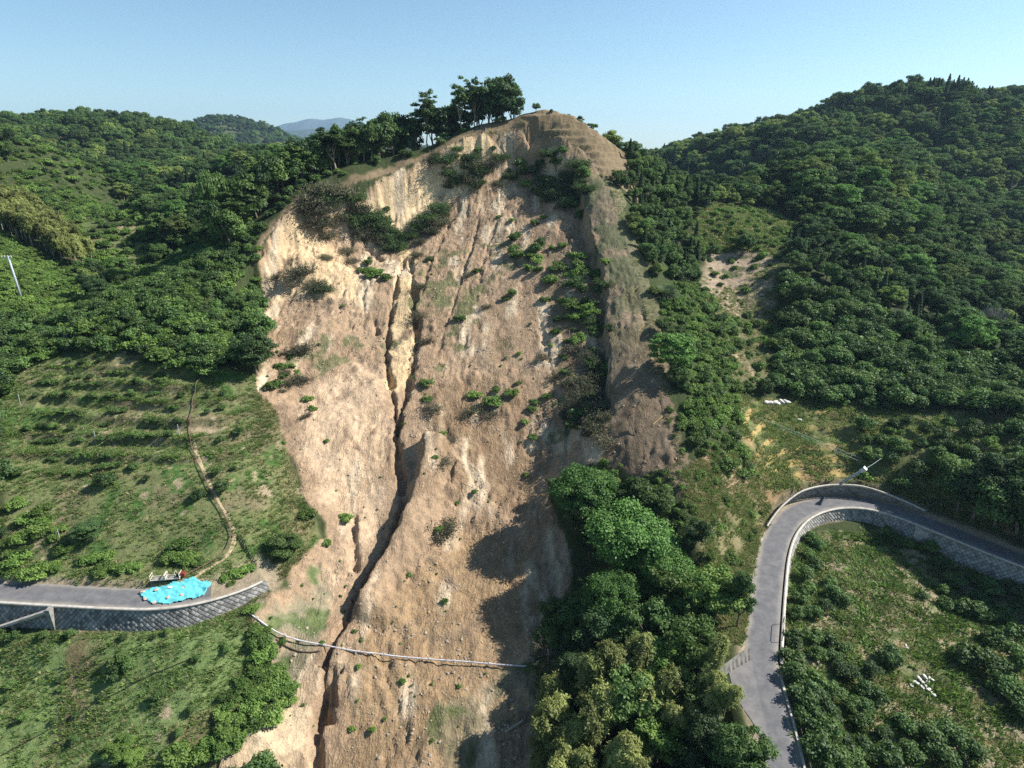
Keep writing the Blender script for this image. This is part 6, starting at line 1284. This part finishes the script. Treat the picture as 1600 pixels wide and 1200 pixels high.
# monorail cars parked at the lower end
def basket(px, py, lab):
    x, y = cast(px, py, Z1); z = zat(x, y) + .35; root = empty('monorail_cart', (x, y, z), .12); tag(root, lab, 'cart'); L_, Wd, H = 1.75, .8, .5
    b = MB(); b.box((0, 0, 0), (L_, Wd, .05)); b.build('floor', M['concd'], root)
    for sx in (-1, 1):
        b = MB(); b.tube([(sx * L_ / 2, -Wd / 2, 0), (sx * L_ / 2, -Wd / 2, H + .2), (sx * L_ / 2, Wd / 2, H + .2), (sx * L_ / 2, Wd / 2, 0)], .05, 6); b.tube([(sx * L_ / 2, -Wd / 2, H * .5), (sx * L_ / 2, Wd / 2, H * .5)], .035, 6); b.tube([(sx * L_ / 2, 0, 0), (sx * L_ / 2, 0, H + .2)], .03, 6); b.build('end_frame', M['cream'], root)
    for sy in (-1, 1):
        b = MB(); b.tube([(-L_ / 2, sy * Wd / 2, .12), (L_ / 2, sy * Wd / 2, .12)], .05, 6); b.build('side_rail', M['cream'], root)
    for sx in (-1, 1): b = MB(); b.tube([(sx * .55, -.12, -.1), (sx * .55, .12, -.1)], .11, 10); b.build('wheel', M['dark_metal'], root)
basket(250, 908, 'cream framed monorail load cart at the left end of the parked train'); basket(272, 906, 'cream framed monorail load cart next to the red-brown engine')
x, y = cast(286, 903, Z1); z = zat(x, y) + .3; root = empty('monorail_engine', (x, y, z), .15); tag(root, 'small red-brown monorail engine parked beside the load carts', 'engine')
b = MB(); b.box((0, 0, .28), (.7, .6, .5)); b.box((-.05, 0, .56), (.5, .45, .1)); b.build('engine_cover', M['engine'], root); b = MB(); b.box((-.5, 0, .12), (.35, .5, .25)); b.build('gearbox', M['dark_metal'], root)
b = MB(); b.tube([(.2, .15, .5), (.2, .15, .95)], .04, 6); b.build('exhaust', M['dark_metal'], root); b = MB(); b.tube([(-.65, -.25, .1), (-.75, -.25, .75), (-.75, .25, .75), (-.65, .25, .1)], .03, 6); b.build('handle', M['cream'], root)
# utility pole on the far left
x, y = cast(34, 468, Z1); z = zat(x, y); root = empty('utility_pole', (x, y, z), .1); root.rotation_euler = (0, -.02, .1); tag(root, 'pale grey utility pole with one crossarm on the green slope at far left', 'utility pole')
ph = 8.4; b = MB(); b.tube([(0, 0, -.5), (0, 0, ph)], [.22, .15], 10); b.build('pole', M['pole'], root, True)
b = MB(); b.box((-.35, 0, ph - .25), (1.9, .12, .12)); b.tube([(0, 0, ph - 1.0), (.45, 0, ph - .25)], .03, 5); b.build('crossarm', M['steel'], root)
for dx in (-1.2, -.65, -.1, .5): b = MB(); b.tube([(dx, 0, ph - .2), (dx, 0, ph - .08), (dx, 0, ph + .06), (dx, 0, ph + .18)], [.05, .10, .06, .09], 8); b.build('insulator', M['bag'], root)
b = MB(); b.tube([(0, 0, ph * .52), (0, 0, ph * .52 + .1)], .24, 10); b.build('band', M['steel'], root)
# tilted pole with transformer above the bend
x, y = cast(1303, 761, Z1); z = zat(x, y); tip = Vector((2.5, -2.2, 4.3)); root = empty('leaning_pole', (x, y, z)); tag(root, 'tilted pole with a grey transformer box above the road bend wall', 'utility pole')
b = MB(); b.tube([tip * -.1, tip * .5, tip], [.16, .14, .12], 8); b.build('pole', M['pole'], root, True)
dq = tip.to_track_quat('Z', 'Y'); b = MB(); b.box((0, 0, 0), (.55, .5, .85)); b.box((0, 0, .46), (.65, .6, .08)); o = b.build('transformer', M['steel'], root); o.location = tip * .98; o.rotation_euler = dq.to_euler()
for f in (.55, .78):
    b = MB(); b.box((0, 0, 0), (.5, .16, .9)); o = b.build('switch_box', M['pole'], root); o.location = tip * f + Vector((.12, -.12, .05)); o.rotation_euler = dq.to_euler()
b = MB(); b.box((0, 0, 0), (1.1, .08, .08)); o = b.build('crossarm', M['steel'], root); o.location = tip * .66; o.rotation_euler = dq.to_euler()
tw = Vector((x, y, z)) + tip
def cable(lab, A, B, sag, r=.035):
    A, B = Vector(A), Vector(B); P = [A + (B - A) * f - Vector((0, 0, sag * 4 * f * (1 - f))) for f in np.linspace(0, 1, 15)]; b = MB(); b.tube(P, r, 5); tag(b.build('power_cable', M['wire'], None, True), lab, 'cable')
q = cast(1385, 712, Z1); cable('thin cable from the tilted pole up to the shaded terrace', tw, (q[0], q[1], zat(*q) + .4), .25)
q = cast(1178, 654, Z1); q2 = cast(1345, 722, Z1); cable('pale cable crossing the right terraces above the bend', (q[0], q[1], zat(*q) + .5), (q2[0], q2[1], zat(*q2) + .6), -.1)
q = cast(1215, 672, Z1); cable('second pale cable crossing the right terraces, lower one', (q[0], q[1], zat(*q) + .5), (q2[0] - .6, q2[1] - .8, zat(*q2) + .5), -.1)
# stakes, sticks and thin things
def stick(name, lab, cat, grp, px, py, v, r, m):
    q = cast(px, py, Z1); p = Vector((q[0], q[1], zat(*q) + .05)); b = MB(); b.tube([p - Vector(v) * .04, p + Vector(v) * .5 + Vector((.02, 0, .02)), p + Vector(v)], r, 5); o = b.build(name, m, None); tag(o, lab, cat, grp); return o
for px, py, dx, dy, dz in ((951, 345, 1.6, 1.0, .9), (989, 456, 1.1, 1.0, .8), (998, 517, 1.2, 1.2, .8), (1012, 583, 1.3, 1.1, .7), (1021, 663, 1.6, 1.2, .8), (955, 330, 1.0, 1.0, .7)):
    stick('bamboo_stick', 'yellow bamboo stick lying on the mown strip', 'stick', 'yellow sticks on the mown strip', px, py, (dx, dy, dz), .05, M['straw_stick'])
stick('fallen_pole', 'thin white bent pole hanging on the right scarp', 'pole', None, 951, 556, (.9, 2.6, 2.6), .06, M['bag'])
stick('fallen_pole', 'white pole stuck in the right bank of the upper gully', 'pole', None, 650, 578, (.5, 2.0, 1.8), .05, M['bag'])
stick('fallen_pole', 'grey pole at the foot of the mown strip', 'pole', None, 992, 680, (-.6, 2.2, 2.0), .08, M['bark'])
for px, py in ((94, 537), (103, 538), (107, 537), (292, 497), (127, 520), (32, 632), (280, 680), (94, 845), (150, 690), (889, 530), (1546, 885)):
    stick('stake', 'thin grey stake standing ' + ('beside the orchard trees' if px < 800 else 'on the slide' if px < 1000 else 'at the foot of the right road wall'), 'stake', 'thin grey stakes', px, py, (.05, .05, 1.7), .04, M['pole'])
for px, py, L_ in ((565, 985, 3.2), (812, 560, 1.0), (640, 590, 1.4), (1045, 1010, .1)):
    if L_ > .5: stick('washed_branch', 'thin straight branch lying on the bare debris', 'branch', 'branches on the debris', px, py + 20, (.25, L_, .3 * L_), .04, M['twig'])
# logs lying on the earth
rr = random.Random(9)
for k in range(34):
    px, py = rr.choice([(rr.uniform(480, 600), rr.uniform(300, 420)), (rr.uniform(640, 760), rr.uniform(240, 380)), (rr.uniform(830, 960), rr.uniform(250, 680)), (rr.uniform(660, 860), rr.uniform(560, 780)), (rr.uniform(740, 860), rr.uniform(1040, 1180))])
    a_ = rr.uniform(0, 6.28); L_ = rr.uniform(1.0, 2.6); stick_o = stick('fallen_branch', 'bare grey branch lying on the torn earth', 'branch', 'branches on the torn earth', px, py, (math.cos(a_) * L_, math.sin(a_) * L_, .35 * L_ * math.sin(a_) + .25), .045, M['twig']); LQ.append((stick_o, 'bare grey branch', px, py, L_))

# ---------------------------------------------------------------- loose stones and ground cover
def scatter_in(poly, n, dens=None, seed=1):
    r = rng(seed); lo, hi = poly.min(0), poly.max(0); x = lo[0] + (hi[0] - lo[0]) * r.random(n); y = lo[1] + (hi[1] - lo[1]) * r.random(n); m = inpoly(x, y, poly)
    if dens is not None: m &= dens(x, y, r.random(n))
    return x[m], y[m]
x, y = scatter_in(slide_poly, 150000, lambda x, y, u: u < .015 + .55 * zbil(np.where(slide_in, ST, 0), x, y) ** 1.6 * sst(-.1, .35, fbm(x / 5, y / 7, 4, 8)), 5); n_ = len(x); r = rng(8)
stuff('rubble', 'loose brown stones and clods strewn over the landslide', ROCK, np.c_[x, y, zbil(Z1, x, y)], .06 + .38 * r.random(n_) ** 8 + .10 * r.random(n_), r.random(n_) * 6.28, r.integers(0, 4, n_))
gp, gi_ = [], []
def cover(poly, n, dens, wts, seed, sc_=(.7, 1.5)):
    x, y = scatter_in(poly, n, dens, seed); m = ~(blocked(x, y, -.9)) ; x, y = x[m], y[m]; r = rng(seed + 1); k = len(x); gp.append(np.c_[x, y, zbil(Z1, x, y), sc_[0] + (sc_[1] - sc_[0]) * r.random(k)]); gi_.append(r.choice(4, k, p=np.array(wts) / sum(wts)))
nz_ = lambda s, o: (lambda x, y, u: u < np.clip(.5 + 1.1 * fbm(x / s, y / s, 3, o), .03, 1))
cover(PG['ofield'], 26000, nz_(3, 1), (5, 4, 2.5, 3), 11); cover(PG['lfield'], 30000, nz_(3, 2), (5, 4, 2.5, 3), 13, (.5, 1.15)); cover(PG['ifield'], 20000, nz_(2.2, 3), (1.5, 1.5, 7, 2), 15)
cover(PG['bank'], 30000, nz_(2.5, 4), (3, 3, 6, 2), 17); cover(PG['tfield'], 30000, nz_(3, 5), (3, 4, 4, 2), 19, (.9, 2.0)); cover(PG['strip'], 26000, nz_(3, 6), (2, 2, 6, .5), 21, (.6, 1.2))
cover(PG['left_edge'], 9000, nz_(3, 7), (2, 2, 5, 1), 23); cover(PG['gorge'], 16000, nz_(3, 8), (2, 3, 5, 2), 25); cover(PG['spur'], 30000, nz_(6, 9), (3, 5, 3, 3), 27, (1.4, 3.0)); cover(PG['grassytop'], 14000, nz_(4, 10), (3, 5, 4, 1), 29, (1.2, 2.6)); cover(PG['polehill'], 12000, nz_(4, 12), (3, 5, 1, 4), 31, (1.0, 2.2))
cover(PG['ifield'], 9000, nz_(1.4, 41), (1, .2, .1, 8), 45, (1.6, 3.4)); cover(PG['ofield'], 1500, nz_(1.6, 42), (1, .5, .1, 6), 47, (1.0, 2.0)); cover(ter, 60000, lambda x, y, u: (np.abs(zbil(Z1, x, y) / 1.55 + .05 - np.round(zbil(Z1, x, y) / 1.55 + .05)) < .10) & (u < .08 + .5 * fbm(x / 4, y / 2, 3, 77)), (2, 1, .3, 6), 51, (.8, 1.9)); cover(PG['lfield'], 5000, nz_(1.6, 43), (1, .5, .1, 6), 49, (.9, 1.8))
cover(mid, 26000, lambda x, y, u: u < np.clip(-.15 + 1.5 * (fbm(x / 2.2, y / 2.2, 4, 82) * .8 + fbm(x / 9, y / 9, 3, 95) * .7), 0, 1), (3, 3, 2, 4), 33, (.6, 1.3))
cover(toe_, 12000, nz_(2, 14), (2, 2, 6, 1), 35)
cover(botr, 12000, nz_(2, 15), (3, 3, 4, 2), 37)
G = np.vstack(gp); gi2 = np.concatenate(gi_); print('tufts', len(G), 'stones', n_)
stuff('grass', 'rough green and straw coloured grass and weeds over the fields and banks', TUFT, G[:, :3], G[:, 3], rng(3).random(len(G)) * 6.28, gi2)

# ---------------------------------------------------------------- the air: one even box of haze, sky outside it
b = MB(); b.box((0, 4300, 200), (12000, 9400, 640)); m, t, out = mat('air'); vol = t.nodes.new('ShaderNodeVolumePrincipled'); vol.inputs['Color'].default_value = (.52, .74, 1.0, 1); vol.inputs['Density'].default_value = HAZE = 1.0e-4; vol.inputs['Anisotropy'].default_value = .25
t.links.new(vol.outputs[0], out.inputs['Volume']); hz = b.build('haze', m); tag(hz, 'thin blue air haze over the far hills', kind='stuff')
# ---------------------------------------------------------------- a label of its own for each repeated plant, told by size and landmark
LM = [(33, 440, 'the far left utility pole'), (60, 400, 'the bamboo grove'), (10, 350, 'the upper end of the bamboo grove'), (110, 420, 'the lower end of the bamboo grove'), (870, 1110, 'the left bamboo plume'), (960, 1030, 'the top bamboo'), (1100, 1090, 'the junction bamboo'), (900, 1185, 'the bottom left bamboo'), (90, 240, 'the pale peaked spur'), (120, 165, 'the far left skyline'), (230, 165, 'the long left skyline'), (350, 190, 'the hazy blue hill'), (385, 255, 'the pale bamboo patch'),
      (372, 358, 'the white sacks by the scarp'), (345, 300, 'the leaning pale trunk'), (445, 330, 'the left scarp corner'), (590, 200, 'the large rounded ridge tree'), (622, 180, 'the bare purple tree'), (780, 150, 'the dark summit clump'),
      (840, 180, 'the bare summit'), (930, 240, 'the top of the mown strip'), (1040, 245, 'the notch in the skyline'), (1150, 215, 'the lone knob tree on the right skyline'), (1480, 125, 'the highest right peak'), (1300, 200, 'the tall trees of the right spur'), (1240, 290, 'the left shoulder of the spur'), (1400, 290, 'the right shoulder of the spur'), (1490, 400, 'the right end of the spur'), (1560, 250, 'the upper right wood'), (1380, 180, 'the long right ridge'), (1300, 400, 'the middle of the spur'), (1240, 480, 'the spur edge'), (1420, 480, 'the lower spur'), (1580, 400, 'the far right valley'), (1350, 350, 'the bulge of the spur'), (1280, 330, 'the upper spur face'), (160, 300, 'the wood behind the peak'), (300, 330, 'the hollow left of the ridge'), (250, 240, 'the round wooded knoll'),
      (1160, 340, 'the grassy knoll'), (1150, 430, 'the small bare scar'), (1040, 440, 'the silver grass clump'), (1000, 350, 'the cedar rows'), (1060, 560, 'the green belt'), (1100, 650, 'the foot of the green belt'), (1213, 630, 'the row of white sacks'),
      (1249, 657, 'the single white sack'), (1303, 760, 'the tilted transformer pole'), (1290, 785, 'the road bend'), (1545, 500, 'the leafless grey tree'), (1350, 570, 'the bright face of the right spur'), (1500, 650, 'the shaded terraces'), (1463, 840, 'the pale ramp wall'),
      (1550, 860, 'the shaded right road'), (1440, 1070, 'the heap of white bags'), (1390, 1035, 'the lone round citrus'), (1240, 900, 'the inner road wall'), (1205, 985, 'the arched handrail'), (1230, 1130, 'the lower kerb'), (1150, 1030, 'the stained junction wall'), (1120, 820, 'the dry road bank'),
      (300, 650, 'the upper monorail track'), (345, 790, 'the middle of the monorail track'), (286, 903, 'the monorail engine'), (270, 925, 'the blue tarpaulin'), (80, 960, 'the concrete stair wall'), (40, 925, 'the left end of the road'), (170, 600, 'the highest orchard terraces'),
      (140, 670, 'the middle orchard terraces'), (130, 730, 'the lowest orchard terraces'), (140, 825, 'the broad dark bush'), (40, 850, 'the creepers at the orchard foot'), (20, 600, 'the left edge of the orchard'), (445, 852, 'the big round bush'), (392, 958, 'the left end of the pale pipe'), (203, 1072, 'the black hose'), (200, 1170, 'the bright bush in the lower field'),
      (430, 1100, 'the lower left slide edge'), (250, 450, 'the dark hollow on the left hillside'), (350, 520, 'the creeper covered brow'), (120, 500, 'the two grey stakes'), (585, 430, 'the bright green patch on the slide'), (620, 480, 'the twin gullies'), (650, 360, 'the foot of the bright scarp'), (515, 340, 'the withered brush mass'),
      (480, 440, 'the left bright face'), (740, 260, 'the broken top of the slide'), (860, 280, 'the green slumped bank'), (835, 390, 'the big dark shrub'), (920, 450, 'the right scarp line'), (935, 640, 'the brown foot of the scarp'), (790, 620, 'the shrub row on the debris'), (720, 500, 'the middle of the slide'), (660, 620, 'the joining gullies'),
      (690, 830, 'the little brush tuft on the debris'), (560, 700, 'the smooth lower left face'), (510, 1012, 'the gully under the pipe'), (780, 1150, 'the fallen bleached tree'), (700, 930, 'the wide debris fan'), (600, 1120, 'the bottom of the slide'), (980, 830, 'the huge spreading trees'), (930, 1120, 'the bottom bamboo')]
LMa = np.array([(q[0], q[1]) for q in LM], float); B = {}
apps = {}
for o, ds, px, py, sz in LQ: apps.setdefault(ds, []).append(sz)
med = {k: (np.quantile(v, .33), np.quantile(v, .67)) for k, v in apps.items()}
for o, ds, px, py, sz in LQ:
    dxy = LMa - (px, py); k = int(np.argmin((dxy ** 2).sum(1))); dx, dy = -dxy[k]
    rel = 'close to' if dx * dx + dy * dy < 90 else ('right of' if dx > 0 else 'left of') if abs(dx) > abs(dy) * 2.2 else ('below' if dy > 0 else 'above') if abs(dy) > abs(dx) * 2.2 else ('below ' if dy > 0 else 'above ') + ('right of' if dx > 0 else 'left of')
    lo_, hi_ = med[ds]; szw = '' if ds.split()[0] in ('large', 'medium', 'small') else 'small ' if sz < lo_ else 'large ' if sz > hi_ else 'medium '
    ds2 = ds.replace('small ', '') if szw else ds
    B.setdefault(f'{szw}{ds2} {rel} {LM[k][2]}', []).append((o, px, py, ds, LM[k][2]))
for l, v in B.items():
    v.sort(key=lambda q: q[1]); n = len(v); words = {1: [''], 2: ['left of two, ', 'right of two, '], 3: ['left of three, ', 'middle of three, ', 'right of three, '], 4: ['leftmost of four, ', 'second from left of four, ', 'third from left of four, ', 'rightmost of four, ']}.get(n)
    if words is None and n <= 8:
        nn_ = {5: 'five', 6: 'six', 7: 'seven', 8: 'eight'}[n]; od = ['leftmost', 'second', 'third', 'fourth', 'fifth', 'sixth', 'seventh', 'eighth']; words = [(od[k] if k == 0 else 'rightmost' if k == n - 1 else od[k]) + f' from left of {nn_}, ' if 0 < k < n - 1 else ('leftmost' if k == 0 else 'rightmost') + f' of {nn_}, ' for k in range(n)]
    for k, (o, px, py, ds, lm) in enumerate(v):
        l2 = (words[k] if words else '') + l; l2 = l2 if len(l2.split()) <= 16 else l2.replace('medium ', '').replace(' from left of four', '').replace(' of three', '').replace(' of two', ''); l2 = l2 if len(l2.split()) <= 16 else l2.replace(' from left', '').replace('large ', '').replace('small ', ''); o['label'] = l2; o['group'] = ds + 's around ' + lm
